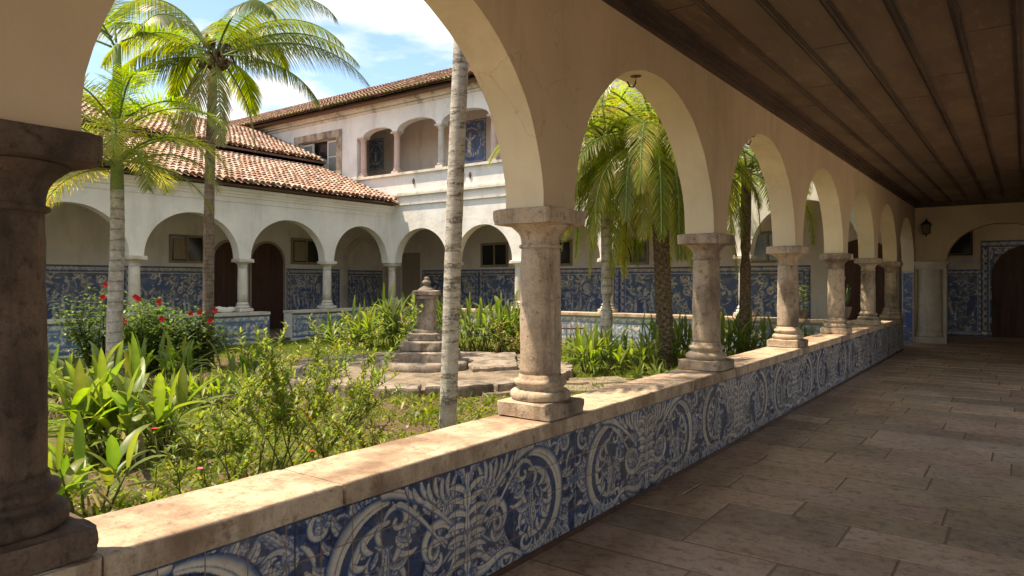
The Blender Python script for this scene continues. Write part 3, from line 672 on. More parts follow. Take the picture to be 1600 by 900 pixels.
# ceiling
mb = MB(); x = 1.45
mb.add([(WX0, -8, CEIL), (1.5, -8, CEIL), (1.5, YE, CEIL), (WX0, YE, CEIL)], [(0, 1, 2, 3)])
cl = mb.build('ceiling', M['ceil']); tag(cl, kind='structure')
mb = MB()
for k in range(-1, 10):
    x = -1.938+.3775*k
    if x > 1.4: break
    for (dx, w, d) in ((0, .030, .016), (0, .013, .028)):
        mb.box((x+dx-w*.8, -8, CEIL-d), (x+dx+w*.8, YE-.02, CEIL+.01))
    mb.box((x-.045, -8, CEIL-.006), (x-.036, YE-.02, CEIL+.01))
for k in range(9):                                   # faint board ends
    x = -1.938+.3775*k; yy = 1.3+((k*2.9) % 4.2)
    while yy < 21: mb.box((x-.345, yy, CEIL-.003), (x-.035, yy+.006, CEIL+.01)); yy += 3.7
for (w, d) in ((.15, .035), (.11, .07), (.075, .10), (.045, .125)):
    mb.box((WX0+.001, -8, CEIL-d), (WX0+w, YE-.001, CEIL+.01+d*.01)); mb.box((WX0+w, YE-w, CEIL-d), (1.449, YE-.001, CEIL+.01+d*.01))
o = mb.build('ceiling_moulding', M['ceil_trim']); tag(o, kind='structure')
# unseen side wall right of the viewer; arches and paving added to brighten the gallery
rw = empty('side_wall', (1.6, 8, 0), 'cream wall with arches added for light on the right hand side of the gallery, beyond the picture edge', 'wall')
mb = MB(); arch_wall(mb, 'y', 1.45, 1.62, -8, YE, [(-7.5+i*2.886, -7.5+i*2.886+2.3) for i in (0, 1, 2, 3, 5, 6, 7)], 2.3, 1.1, 3.85, 24, .004, 0.0); mb.build('wall_face', M['plaster_in'], rw)
mb = MB(); mb.box((1.7, -30, -.30), (40, 60, -.02)); tag(mb.build('bounce_ground', M['bounce_stone']), kind='structure')  # unseen slab added as a light reflector
# end wall
ew = empty('end_wall', (-.5, YE, 0), 'ochre end wall of the gallery with a wide low arch above a tiled vestibule', 'wall')
mb = MB(); arch_wall(mb, 'x', YE, YE+.45, WX1, 1.62, [(-1.66, .72)], 2.12, .95, 3.9, 36, .003)
mb.box((WX1, YE+.001, 0), (-1.66, YE+.449, 2.12)); mb.box((.72, YE+.001, 0), (1.62, YE+.449, 2.12)); mb.build('arched_wall', M['plaster_end'], ew)
mb = MB()
hc = MB(); hc.lathe([(.325, .16), (.33, .22), (.30, .25), (.295, .30)]+[(.29-.006*k, .3+.32*k) for k in range(6)]+[(.29, 1.93)], 32, 0, 0, .006, 2)
mb.add([(-2.03+x, YE-.02+y*.55, z) for x, y, z in hc.v], hc.f, True)
mb.box((-2.36, YE-.14, 0), (-1.64, YE, .16)); mb.box((-1.72, YE-.06, .16), (-1.645, YE+.2, 1.93))
for (w, a, b) in ((.03, 1.93, 1.98), (.06, 1.98, 2.05), (.10, 2.05, 2.12)): mb.box((-2.35-w*.2, YE-.10-w, a), (-1.69+w, YE+.3, b))
mb.build('half_column', M['stone_pale'], ew)
# vestibule
ve = empty('vestibule', (-.5, 24, 0), 'dim tiled vestibule seen through the wide end arch', 'room')
VB = 24.4
mb = MB(); mb.box((-3.0, VB, 0), (2.6, VB+.2, 3.9)); mb.box((-3.2, YE+.46, 0), (-3.0, VB, 3.9)); mb.box((2.4, YE+.46, 0), (2.6, VB, 3.9)); mb.box((-3.2, YE+.452, 3.7), (2.6, VB+.2, 3.9)); mb.build('wall_face', M['plaster_end'], ve)
pp = [scene_panel(41, 1.3, 1.95, .018, .15), scene_panel(42, 1.3, 1.95, .018, .15)]
tile_wall('tile_panel', M['azul_x'], ve, (-2.99, VB-.008, 0), (1, 0, 0), 2.0, 1.95, [(pp[0], .75, 1.25), (pp[1], 0, .75)])
pq = scene_panel(43, 3.3, 2.8, .02, .12)
tile_wall('door_tile_panel', M['azul_x'], ve, (-1.05, VB-.012, 0), (1, 0, 0), 2.6, 2.78, [(pq, 0, 3.3)])
arched_door(ve, 'x', VB-.012, -.72, .98, 0, 1.75, .83, -1, M['door'])
mb = MB(); mb.box((-2.35, VB-.16, 1.97), (-1.08, VB, 2.32)); mb.build('stone_shelf', M['stone_pale'], ve)
window(ve, 'x', VB, -2.2, -1.30, 2.42, 3.28, -1, M['door'], .05, 0)
# lantern
ln = empty('wall_lantern', (-2.09, YE, 2.95), 'small black iron lantern on the end wall above the stained pilaster', 'lantern')
mb = MB(); lx, ly = -2.09, YE-.16
mb.tube([(lx, YE, 3.20), (lx, YE-.09, 3.25), (lx, ly, 3.21), (lx, ly, 3.17)], .010, 6); mb.build('bracket', M['iron'], ln)
mb = MB()
for a in (-1, 1):
    for b in (-1, 1): mb.tube([(lx+a*.075, ly+b*.075, 2.86), (lx+a*.095, ly+b*.095, 3.08)], .009, 4)
mb.box((lx-.085, ly-.085, 2.84), (lx+.085, ly+.085, 2.865)); mb.lathe([(.15, 3.08), (.12, 3.10), (.05, 3.17), (.02, 3.19), (.03, 3.20), (.0, 3.215)], 8, lx, ly); mb.lathe([(.0, 2.76), (.02, 2.78), (.012, 2.81), (.05, 2.84)], 8, lx, ly)
mb.build('cage', M['iron'], ln)
mb = MB(); mb.box((lx-.075, ly-.075, 2.865), (lx+.075, ly+.075, 3.08)); mb.build('glass', M['lantern_glass'], ln)
# iron hooks in the arch crowns
for k, lb in ((3, 'rusty iron hook in the crown of the large arch framing the shaggy palm'), (4, 'rusty iron hook in the crown of the second arch beyond the worn column')):
    hy = (YS[k]+YS[k+1])/2-.1; hz = SPR+RISE; h = empty('iron_hook', (-2.5, hy, hz), lb, 'hook', 'iron hooks under the arch crowns')
    mb = MB(); mb.lathe([(.045, hz-.012), (.045, hz+.01)], 10, -2.5, hy); mb.build('plate', M['rust'], h)
    mb = MB(); mb.tube([(-2.5, hy, hz), (-2.5, hy, hz-.06), (-2.51, hy-.02, hz-.10), (-2.52, hy-.06, hz-.105), (-2.53, hy-.09, hz-.07)], .007, 6); mb.build('hook_bar', M['rust'], h)

# ================================================================== OPPOSITE WING (x = -17)
OX = -17.0; IX = -20.5; BY = 16.34; BB = 20.2
FS, FR = 2.22, 1.14
oy = [-.6, 2.29, 5.18, 8.07, 10.93, 13.77, BY]
ow = empty('cloister_wing', (OX, 7, 0), 'long low white cloister wing on the left with round arches under a two-tier terracotta roof', 'building')
mb = MB(); arch_wall(mb, 'y', OX, OX-.3, -3.5, BY-.0, [(oy[i]+.17, oy[i+1]-.17) for i in range(6)], FS, FR, 4.12, 26, .004); mb.build('arched_wall', M['plaster_out'], ow)
mb = MB()
for (d, a, b) in ((.03, 3.72, 3.75), (.05, 3.86, 3.93), (.09, 3.93, 4.0), (.15, 4.0, 4.09)): mb.box((OX-.01, -3.5, a), (OX+d, BY+.02, b))
mb.build('cornice', M['plaster_out'], ow)
mb = MB(); mb.box((IX-.3, -3.5, 0), (IX, BB, 5.9)); mb.build('inner_wall', M['plaster_out'], ow)
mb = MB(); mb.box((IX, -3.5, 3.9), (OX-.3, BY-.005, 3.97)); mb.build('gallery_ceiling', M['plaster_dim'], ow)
sp = [scene_panel(50+i, 2.9, 1.98, .022) for i in range(3)]
for (a, b) in ((-3.4, 11.95), (14.75, 17.05)):
    lay = []; y = a; k = 0
    nseg = max(1, round((b-a)/2.7)); w = (b-a)/nseg
    for k in range(nseg): lay.append((sp[k % 3], k*w, w))
    tile_wall('tile_panel', M['azul_y'], ow, (IX+.012, a, .05), (0, 1, 0), b-a, 2.0, lay, .022, .022)
mb = MB(); n = 18                                      # blind arch at the corner of the inner wall
for i in range(n):
    t0, t1 = PI*i/n, PI*(i+1)/n
    def Q(t, r, d): return (IX+d, 18.3-math.cos(t)*r, 2.15+math.sin(t)*r)
    mb.add([Q(t0, .95, .10), Q(t1, .95, .10), Q(t1, 1.15, .10), Q(t0, 1.15, .10)], [(0, 1, 2, 3)]); mb.add([Q(t0, .95, 0), Q(t1, .95, 0), Q(t1, .95, .10), Q(t0, .95, .10)], [(0, 1, 2, 3)]); mb.add([Q(t0, 1.15, 0), Q(t1, 1.15, 0), Q(t1, 1.15, .10), Q(t0, 1.15, .10)], [(0, 1, 2, 3)])
for yy in (17.25, 19.35): mb.box((IX, yy-.1, 0), (IX+.11, yy+.1, 2.03)); mb.box((IX, yy-.15, 2.03), (IX+.17, yy+.15, 2.16))
mb.build('blind_arch', M['stone_pale'], ow)
tile_wall('corner_tile_panel', M['azul_y'], ow, (IX+.012, 17.4, .05), (0, 1, 0), 1.8, 1.98, [(sp[1], 0, 1.35), (sp[2], 1.35, .45)], .022, .022)
arched_door(ow, 'y', IX+.01, 12.05, 13.2, 0, 2.25, .62, 1, M['door']); arched_door(ow, 'y', IX+.01, 13.38, 14.60, 0, 2.25, .64, 1, M['door'])
window(ow, 'y', IX, 10.72, 11.7, 2.22, 2.95, 1, M['frame_wood'], .06, 1, True); window(ow, 'y', IX, 15.0, 16.15, 2.27, 3.05, 1, M['frame_wood'], .07, 1, True)
window(ow, 'y', IX, 5.2, 6.2, 2.22, 2.95, 1, M['frame_wood'], .06, 1, True)
PAL = [(.52, .31, .22), (.47, .27, .19), (.57, .38, .29), (.60, .45, .36), (.41, .24, .18), (.56, .40, .31)]
PAL2 = [(.28, .145, .095), (.33, .18, .12), (.22, .125, .085), (.40, .25, .18), (.19, .12, .085)]
lo = MB(); lo.add([(OX+.42, -3.5, 4.16), (OX+.42, BY+.02, 4.16), (-20.8, BY+.02, 5.72), (-20.8, -3.5, 5.72)], [(0, 1, 2, 3)])
lo.add([(OX-.0, -3.5, 4.11), (OX+.42, -3.5, 4.14), (OX+.42, BY, 4.14), (OX-.0, BY, 4.11)], [(0, 1, 2, 3)]); pass
lr = lo.build('lower_roof', M['underlay'], ow)
t_ = MB(); roof_tiles(t_, (OX+.47, -3.5, 4.19), (0, 1, 0), (-4.17, 0, 1.56), BY+3.4, 4.3, 1, PAL); t_.build('roof_tiles', M['tile'], lr)
up = MB(); up.add([(-20.35, -3.5, 5.90), (-20.35, BY+.02, 5.90), (-24.4, BY+.02, 7.45), (-24.4, -3.5, 7.45)], [(0, 1, 2, 3)]); up.box((-20.42, -3.5, 5.84), (-20.35, BY, 5.90)); up.box((-20.7, -3.5, 5.5), (-20.5, BY, 5.88))
ur = up.build('upper_roof', M['underlay'], ow)
t_ = MB(); roof_tiles(t_, (-20.30, -3.5, 5.93), (0, 1, 0), (-4.05, 0, 1.55), BY+3.4, 4.3, 2, PAL)
t_.tube([(-24.35, y*.5, 7.52+.02*math.sin(y)) for y in range(-7, 33)], .09, 7, col=(.45, .2, .12)); t_.build('roof_tiles', M['tile'], ur)
# parapets of the far wings
def low_parapet(name, label, ax, c, s0, s1, seed):
    t = empty(name, (c, (s0+s1)/2, 0) if ax == 'y' else ((s0+s1)/2, c, 0), label, 'parapet wall')
    sgn = 1 if ax == 'y' else -1       # side facing the courtyard
    mb = MB()
    if ax == 'y': mb.box((c-.20, s0, -.2), (c+.18, s1, .69))
    else: mb.box((s0, c-.18, -.2), (s1, c+.20, .69))
    mb.build('masonry', M['plaster_out'], t)
    mb = MB()
    if ax == 'y': rough_block(mb, c, (s0+s1)/2, .69, .78, .24, (s1-s0)/2+.02, .008, .004, seed, 8)
    else: rough_block(mb, (s0+s1)/2, c, .69, .78, (s1-s0)/2+.02, .24, .008, .004, seed, 8)
    mb.build('coping', M['coping'] if ax == 'x' else M['stone_pale'], t)
    P = scene_panel(seed, 2.4, .68, .02, .12); L = s1-s0; n = max(1, round(L/2.4)); lay = [(P, k*L/n, L/n) for k in range(n)]
    if ax == 'y': tile_wall('tile_panel', M['azul_y'], t, (c+.19, s0, 0), (0, 1, 0), L, .685, lay, .03, .03, deep=np.array((.06, .12, .30)))
    else: tile_wall('tile_panel', M['azul_x'], t, (s0, c-.19, 0), (1, 0, 0), L, .685, lay, .03, .03, deep=np.array((.44, .42, .40)))
    return t
low_parapet('low_parapet', 'low tiled parapet with pale coping on the left wing, ending left of the dark doorway', 'y', OX, -3.5, 11.55, 71)
low_parapet('low_parapet', 'short tiled parapet of the left wing between the doorway gap and the courtyard corner', 'y', OX, 12.3, BY+.18, 72)
low_parapet('low_parapet', 'low parapet across the back of the courtyard below the blue tile scenes', 'x', BY, OX+.2, -2.72, 73)
cl_names = ['leftmost pale column of the left wing, hidden by palm fronds', 'pale column of the left wing seen behind the big dark column', 'pale column of the left wing among the red hibiscus flowers',
            'white column of the left wing in front of the two brown doors', 'white column of the left wing between the shuttered window and the tile panel']
for i in range(3, 6):
    column('cloister_column', FS-.78, 1.0, M['stone_pale'], i, {3: cl_names[2], 4: cl_names[3], 5: cl_names[4]}[i], 'slender columns of the far cloister wings', (OX-.12, oy[i], .78), True)
bx = [OX, -14.36, -11.85, -8.95, -5.33, -2.66]
bn = {0: 'pale column at the inner corner where the two far wings meet', 1: 'pale column of the back wing hidden behind the slim palm trunk', 2: 'pale column of the back wing touching the worn near column',
      3: 'pale column of the back wing behind the grey green palm trunk', 4: 'pale column of the back wing standing free before the blue tile scenes, right of the shaggy palm'}
for i in range(5):
    column('cloister_column', FS-.78, 1.0, M['stone_pale'], i+9, bn[i], 'slender columns of the far cloister wings', (bx[i]-(0.1 if i == 0 else 0), BY+.12, .78), True)

# ================================================================== BACK WING, TWO STOREYS (y = 16.34)
bw = empty('two_storey_wing', (-10, BY, 0), 'two-storey white wing at the back with an upper loggia and a mossy brown tiled roof', 'building')
mb = MB(); arch_wall(mb, 'x', BY, BY+.3, OX-.3, WX1-.01, [(bx[i]+.17, bx[i+1]-.17, [1.1, 1.1, 1.14, 1.25, 1.2][i]) for i in range(5)], FS, FR, 4.40, 26, .004)
mb.box((-33, BY+.002, 4.40), (2.5, BY+.298, 5.15))
# upper wall with the window left of the loggia
mb.box((-33, BY+.002, 5.15), (-21.9, BY+.298, 7.62)); mb.box((-19.75, BY+.002, 5.15), (-18.72, BY+.298, 7.62)); mb.box((-21.9, BY+.002, 5.15), (-19.75, BY+.298, 5.50)); mb.box((-21.9, BY+.002, 6.75), (-19.75, BY+.298, 7.62))
lx_ = [-18.5, -16.86, -14.89, -12.77, -10.65, -8.55]
mb2 = mb; arch_wall(mb, 'x', BY, BY+.3, -18.72, -8.55, [(lx_[i]+.11, lx_[i+1]-.11, .22 if i == 0 else .31) for i in range(5)], 6.58, .3, 7.62, 20, .003)
mb.box((-8.55, BY+.002, 5.15), (2.5, BY+.298, 7.62)); mb.build('facade', M['plaster_out'], bw)
mb = MB()
for (d, a, b) in ((.05, 4.10, 4.16), (.09, 4.40, 4.47), (.05, 4.47, 4.52), (.08, 5.10, 5.18)): mb.box((OX+.1 if a < 4.6 else -19.0, BY-d, a), (2.5, BY+.01, b))
for (d, a, b) in ((.05, 7.34, 7.40), (.10, 7.44, 7.50), (.18, 7.50, 7.60)): mb.box((-33, BY-d, a), (2.5, BY+.01, b))
mb.build('cornice', M['plaster_worn'], bw)
lg = MB(); lg.box((-24, 18.4, 5.0), (2.5, 18.6, 7.62)); lg.box((-24, BY+.3, 4.9), (2.5, 18.4, 5.02)); lg.box((-24, BY+.3, 7.56), (2.5, 18.4, 7.62)); lg.build('loggia_wall', M['plaster_pink'], bw)
for i in range(6):
    b = MB(); X = lx_[i]; m = M['stone_pink'] if i in (0, 1, 3) else M['stone_pale']; yc = BY+.12
    b.box((X-.15, yc-.13, 5.18), (X+.15, yc+.13, 5.27)); b.lathe([(.135, 5.27), (.14, 5.31), (.11, 5.36), (.112, 5.40)]+[(.108-.012*k/6, 5.40+1.0*k/6) for k in range(7)]+[(.11, 6.41), (.09, 6.43), (.12, 6.48), (.145, 6.52)], 16, X, yc); b.box((X-.16, yc-.15, 6.52), (X+.16, yc+.15, 6.581))
    b.build('loggia_column', m, bw)
def saint(seed, w, h):
    p = Paint(w, h, .014, seed, .9); g = p.rng; m = w/2
    for i in range(60): p.leaf(g.uniform(0, w), g.uniform(0, h), g.uniform(0, 6.28), g.uniform(.08, .2), .02, g.uniform(-3, 3))
    p.stroke([(m, h*.2+h*.55*t) for t in np.linspace(0, 1, 50)], [w*.34*math.sin(PI*(.15+.7*t)) for t in np.linspace(0, 1, 50)], 'dark')
    for i in range(22): a = i/22*6.28; p.leaf(m+w*.33*math.cos(a), h*.48+h*.34*math.sin(a), a+1.6, .12, .022, .5)
    p.leaf(m, h*.18, PI/2, h*.46, w*.13, 0, 'fig'); p.leaf(m-.02, h*.62, PI/2, h*.10, w*.055, 0, 'mid'); p.leaf(m, h*.52, .3, w*.22, w*.04, .8, 'fig'); p.leaf(m, h*.52, PI-.3, w*.22, w*.04, -.8, 'fig')
    for i in range(8): p.leaf(m-w*.25+w*.07*i, h*.17, PI/2+.3-.08*i, .12, .03, 0)
    p.frame(0, .03, .95); p.frame(.05, .02, .1); return p
for (x0, x1, z0, z1, sd) in ((-20.35, -19.55, 5.86, 7.04, 5), (-15.96, -14.62, 5.66, 7.12, 6), (-13.2, -12.0, 5.66, 7.1, 7)):
    pp_ = saint(sd, x1-x0, z1-z0)
    tile_wall('painted_tile_picture', M['azul_x'], bw, (x0, 18.39 if x0 > -19 else 18.38, z0), (1, 0, 0), x1-x0, z1-z0, [(pp_, 0, x1-x0)], .02, .02)
# upper window with an open casement
mb = MB()
for (a, b, c_, d) in ((-22.15, -21.9, 5.30, 7.0), (-19.75, -19.5, 5.30, 7.0), (-21.9, -19.75, 6.75, 7.0)): mb.box((a, BY-.06, c_), (b, BY+.02, d))
wf = mb.build('window', M['stone'], bw)
mb = MB(); mb.box((-21.9, BY+.26, 5.5), (-19.75, BY+.29, 6.75)); mb.build('dark_opening', M['glass'], wf)
for (a, b) in ((-21.85, -21.2), (-20.42, -19.80)):
    mb = MB()
    for (u, v, z0, z1) in ((a, a+.06, 5.5, 6.7), (b-.06, b, 5.5, 6.7), (a+.06, b-.06, 6.62, 6.7), (a+.06, b-.06, 5.5, 5.58), (a+.06, b-.06, 6.08, 6.12)): mb.box((u, BY+.10, z0), (v, BY+.15, z1))
    cs_ = mb.build('casement', M['casement'], wf); mb = MB(); mb.box((a+.06, BY+.12, 5.58), (b-.06, BY+.125, 6.62)); mb.build('pane', M['pane'], cs_)
for (X, Z) in ((-16.0, 4.86), (-13.9, 4.88), (-13.62, 4.84), (-11.4, 4.86)):
    mb = MB(); mb.box((X, BY-.03, Z-.10), (X+.05, BY+.01, Z+.08)); mb.box((X-.03, BY-.035, Z-.02), (X+.07, BY+.01, Z+.015)); mb.build('rusty_mark', M['rust'], bw)  # indistinct stain marks on the panel, built as small rusty blocks
rf = MB(); rf.add([(-34, 15.82, 7.60), (4, 15.82, 7.60), (4, 20.4, 9.72), (-34, 20.4, 9.72), (-34, 25, 7.6), (4, 25, 7.6)], [(0, 1, 2, 3), (3, 2, 5, 4)]); rf.add([(-34, 15.82, 7.55), (4, 15.82, 7.55), (4, BY+.1, 7.6), (-34, BY+.1, 7.6)], [(0, 1, 2, 3)]); pass
rr_ = rf.build('roof', M['underlay'], bw)
t_ = MB(); roof_tiles(t_, (-34, 15.77, 7.64), (1, 0, 0), (0, 4.6, 2.12), 36, 5.0, 3, PAL2, 1); t_.tube([(-34+x*.5, 20.4, 9.78+.025*math.sin(x*.9)) for x in range(0, 76)], .10, 7, col=(.26, .13, .08)); t_.build('roof_tiles', M['tile'], rr_)
# inner back wall and its things
mb = MB(); mb.box((IX-.3, BB, 0), (WX1, BB+.3, 4.9)); mb.build('inner_wall', M['plaster_out'], bw)
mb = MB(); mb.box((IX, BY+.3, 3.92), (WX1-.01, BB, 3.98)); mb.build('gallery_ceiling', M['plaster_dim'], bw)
L = 14.55; n_ = 5; lay = [(sp[(k+1) % 3], k*L/n_, L/n_) for k in range(n_)]
tile_wall('tile_panel', M['azul_x'], bw, (-19.28, BB-.012, .05), (1, 0, 0), L, 2.0, lay, .022, .022)
for (a, b) in ((-16.2, -15.1), (-10.55, -9.6), (-6.35, -5.4), (-13.3, -12.4)): window(bw, 'x', BB, a, b, 2.20, 2.95, -1, M['frame_wood'], .07, 1)
mb = MB(); mb.box((-20.35, BB-.05, 0), (-19.4, BB, 2.75)); mb.build('plain_door', M['plaster_dim'], bw)
arched_door(bw, 'x', BB-.012, -4.05, -2.85, 0, 2.1, .55, -1, M['door'])
# far floors
mb = MB(); mb.add([(IX, -3.5, .012), (OX+.15, -3.5, .012), (OX+.15, BB, .012), (IX, BB, .012)], [(0, 1, 2, 3)]); mb.add([(OX+.15, BY-.15, .012), (-2.6, BY-.15, .012), (-2.6, BB, .012), (OX+.15, BB, .012)], [(0, 1, 2, 3)])
tag(mb.build('cloister_floor', M['joint']), kind='structure')

# ================================================================== GARDEN
def gh(x, y):
    v = .05*noise.noise(Vector((x*.5, y*.5, 0)))+.02*noise.noise(Vector((x*2.1, y*2.1, 3)))
    d = math.hypot(x+8.3, y-8.8); v += .10*math.exp(-(d/3.4)**2)
    return v-.06
def grassy(x, y):
    v = noise.noise(Vector((x*.35+4, y*.35, 1)))*.5+.30
    d = math.hypot(x+8.3, y-8.8); v -= .45*math.exp(-(d/2.8)**2)
    if y > 9.8: v += .25
    if x < -13: v += .2
    v += .25*math.exp(-((x+4.8)**2+(y-9.2)**2)/4)
    return max(0, min(1, v))
xs = np.concatenate([np.arange(-17, -2.69, .10), [-2.69]]); ysg = np.arange(-3.5, 16.21, .10)
P = np.zeros((len(ysg), len(xs), 3)); C = np.zeros_like(P)
for j, yy in enumerate(ysg):
    for i, xx in enumerate(xs):
        P[j, i] = (xx, yy, gh(xx, yy)+.012*noise.noise(Vector((xx*6, yy*6, 0)))); C[j, i] = grassy(xx, yy)
tag(grid_obj('courtyard_ground', P, C, M['soil'], None, True), kind='structure')
mb = MB(); mb.add([(-250, -250, -.35), (250, -250, -.35), (250, 250, -.35), (-250, 250, -.35)], [(0, 1, 2, 3)]); tag(mb.build('terrain', M['soil']), kind='structure')
# stone path and slabs round the monument
MX, MY = -8.3, 8.8
def to_world(u, v, z=0.0):
    a = (u-800)/1091; t = (EYE-z)*1091/max(1, (v-440)); return (t*(-math.sin(R(YAW))+a*math.cos(R(YAW))), t*(math.cos(R(YAW))+a*math.sin(R(YAW))))
def slab_poly(mb, pts, z0, z1, seed):
    n = len(pts); P2 = []
    for i in range(n):
        a = Vector(pts[i]); b = Vector(pts[(i+1) % n]); k = max(1, int((b-a).length/.12))
        for q in range(k):
            p = a+(b-a)*q/k; nv = Vector((noise.noise(Vector((p.x*5, p.y*5, seed))), noise.noise(Vector((p.x*5, p.y*5, seed+4)))))
            P2.append(p+nv*.045)
    c = sum(P2, Vector((0, 0)))/len(P2); m = len(P2)
    zz = [z1+.025*noise.noise(Vector((p.x*4, p.y*4, seed))) for p in P2]
    V = [(p.x, p.y, z0) for p in P2]+[(p.x+(p.x-c.x)*.0, p.y, z-.03) for p, z in zip(P2, zz)]+[(c.x+(p.x-c.x)*.965, c.y+(p.y-c.y)*.965, z) for p, z in zip(P2, zz)]+[(c.x, c.y, z1)]
    F = []
    for i in range(m):
        j = (i+1) % m; F += [(i, j, m+j, m+i), (m+i, m+j, 2*m+j, 2*m+i), (2*m+i, 2*m+j, 3*m)]
    mb.add(V, F)
plat = empty('stone_platform', (MX, MY, 0), 'round worn stone platform edged with rough kerb blocks under the little monument', 'platform')
mb = MB(); r0 = 2.35; pts = [(MX+math.cos(2*PI*i/20)*r0, MY+math.sin(2*PI*i/20)*r0) for i in range(20)]
slab_poly(mb, pts, -.1, .13, 3); mb.build('paved_bed', M['slab'], plat)
mb = MB()
for i in range(15):
    a0 = 2*PI*i/15+.012; a1 = 2*PI*(i+1)/15-.012
    q = [(MX+math.cos(a)*r, MY+math.sin(a)*r) for a, r in ((a0, 2.12), (a0, 2.50), ((a0+a1)/2, 2.52), (a1, 2.50), (a1, 2.12))]
    slab_poly(mb, q, -.1, .155+.012*math.sin(i*3.1), i)
mb.build('kerb', M['stone_grey'], plat)
path = MB(); rg = random.Random(8)
for (u0, v0, u1, v1) in ((745, 628, 1010, 600), ):
    pass
A_ = Vector(to_world(740, 612)); B_ = Vector(to_world(1010, 600)); dd = (B_-A_).normalized(); nn = Vector((-dd.y, dd.x))
x = 0
while x < 5.5:
    L = rg.uniform(.7, 1.1)
    for s_ in range(2):
        a = A_+dd*(x+.02)+nn*(s_*.62-.5); b = A_+dd*(x+L-.02)+nn*(s_*.62-.5)
        z = gh(a.x, a.y)+.035
        slab_poly(path, [tuple(a), tuple(b), tuple(b+nn*.58), tuple(a+nn*.58)], z-.1, z+.01, x)
    x += L
A2 = Vector(to_world(250, 636)); B2 = Vector(to_world(520, 612)); dd = (B2-A2).normalized(); nn = Vector((-dd.y, dd.x)); x = 0
while x < (B2-A2).length:
    L = rg.uniform(.55, 1.0); a = A2+dd*(x+.02); b = A2+dd*(x+L-.02); z = gh(a.x, a.y)+.05; slab_poly(path, [tuple(a), tuple(b), tuple(b+nn*.42), tuple(a+nn*.42)], z-.14, z+.02, x+30); x += L
tag(path.build('garden_path', M['slab']), kind='structure')
mb = MB(); q = [to_world(u, v, .2) for u, v in ((712, 556), (806, 552), (808, 572), (738, 575))]
slab_poly(mb, q, -.1, .22, 5); tag(mb.build('stone_block', M['stone_grey']), 'flat weathered stone block lying just right of the monument steps', 'stone block')
# monument
mo = empty('stone_monument', (MX, MY, 0), 'small grey stone pillar monument with stepped base and urn finial in the courtyard centre', 'monument')
mo.rotation_euler = (0, 0, 0)
def mblock(mb, z0, z1, h, seed, rot=R(YAW-4), bev=.02, jit=.02, n=8):
    t = MB(); rough_block(t, 0, 0, z0, z1, h, h, bev, jit, seed, n); c, s_ = math.cos(rot), math.sin(rot)
    mb.add([(MX+x*c-y*s_, MY+x*s_+y*c, z) for x, y, z in t.v], t.f)
mb = MB(); mb.lathe([(.80, .1), (.82, .12), (.81, .24), (.76, .265), (0.0, .265)], 8, MX, MY, .05, 2); mblock(mb, .24, .43, .52, 1); mblock(mb, .425, .60, .40, 2); mblock(mb, .595, .73, .285, 3); mb.build('stepped_base', M['stone_grey'], mo)
mb = MB(); mblock(mb, .725, .78, .22, 4, bev=.03); mblock(mb, .775, 1.37, .150, 5, bev=.006, jit=.008, n=10); mb.build('pillar', M['stone_grey'], mo)
mb = MB(); mblock(mb, 1.30, 1.37, .175, 6, bev=.012, jit=.006); mblock(mb, 1.365, 1.45, .215, 7, bev=.012, jit=.006); mb.build('cap', M['stone_grey'], mo)
mb = MB(); mb.lathe([(r_, 1.445+(z_-1.65)*.7) for r_, z_ in ((.15, 1.65), (.145, 1.68), (.09, 1.73), (.055, 1.77), (.05, 1.79), (.075, 1.82), (.08, 1.86), (.055, 1.90), (.03, 1.92), (.045, 1.95), (.03, 1.985), (.0, 1.995))], 14, MX, MY, .006, 4); mb.build('urn_finial', M['stone_grey'], mo)

def lerp3(a, b, t): return tuple(x+(y-x)*t for x, y in zip(a, b))
UP = Vector((0, 0, 1))
def blade(mb, p, d, L, w, droop, n, c0, c1, fold=.25, side=None, jag=0):
    """tapering leaf: two half-strips folded along the midrib"""
    p = Vector(p); d = Vector(d).normalized(); vs = []; cs = []
    for i in range(n+1):
        t = i/n
        s_ = side if side is not None else d.cross(UP)
        if s_.length < 1e-3: s_ = Vector((1, 0, 0))
        s_ = s_.normalized(); nrm = s_.cross(d)
        ww = w*(math.sin(PI*min(1, .10+.90*t))**.75) if t < 1 else 0
        vs += [p-s_*ww+nrm*ww*fold, p.copy(), p+s_*ww+nrm*ww*fold]; c = lerp3(c0, c1, t); cs += [c, lerp3(c, (.30, .33, .10), .25), c]
        p = p+d*(L/n); d = (d-UP*(droop/n)).normalized()
    fs = []
    for i in range(n): a = 3*i; fs += [(a, a+1, a+4, a+3), (a+1, a+2, a+5, a+4)]
    mb.add(vs, fs, True, cs)
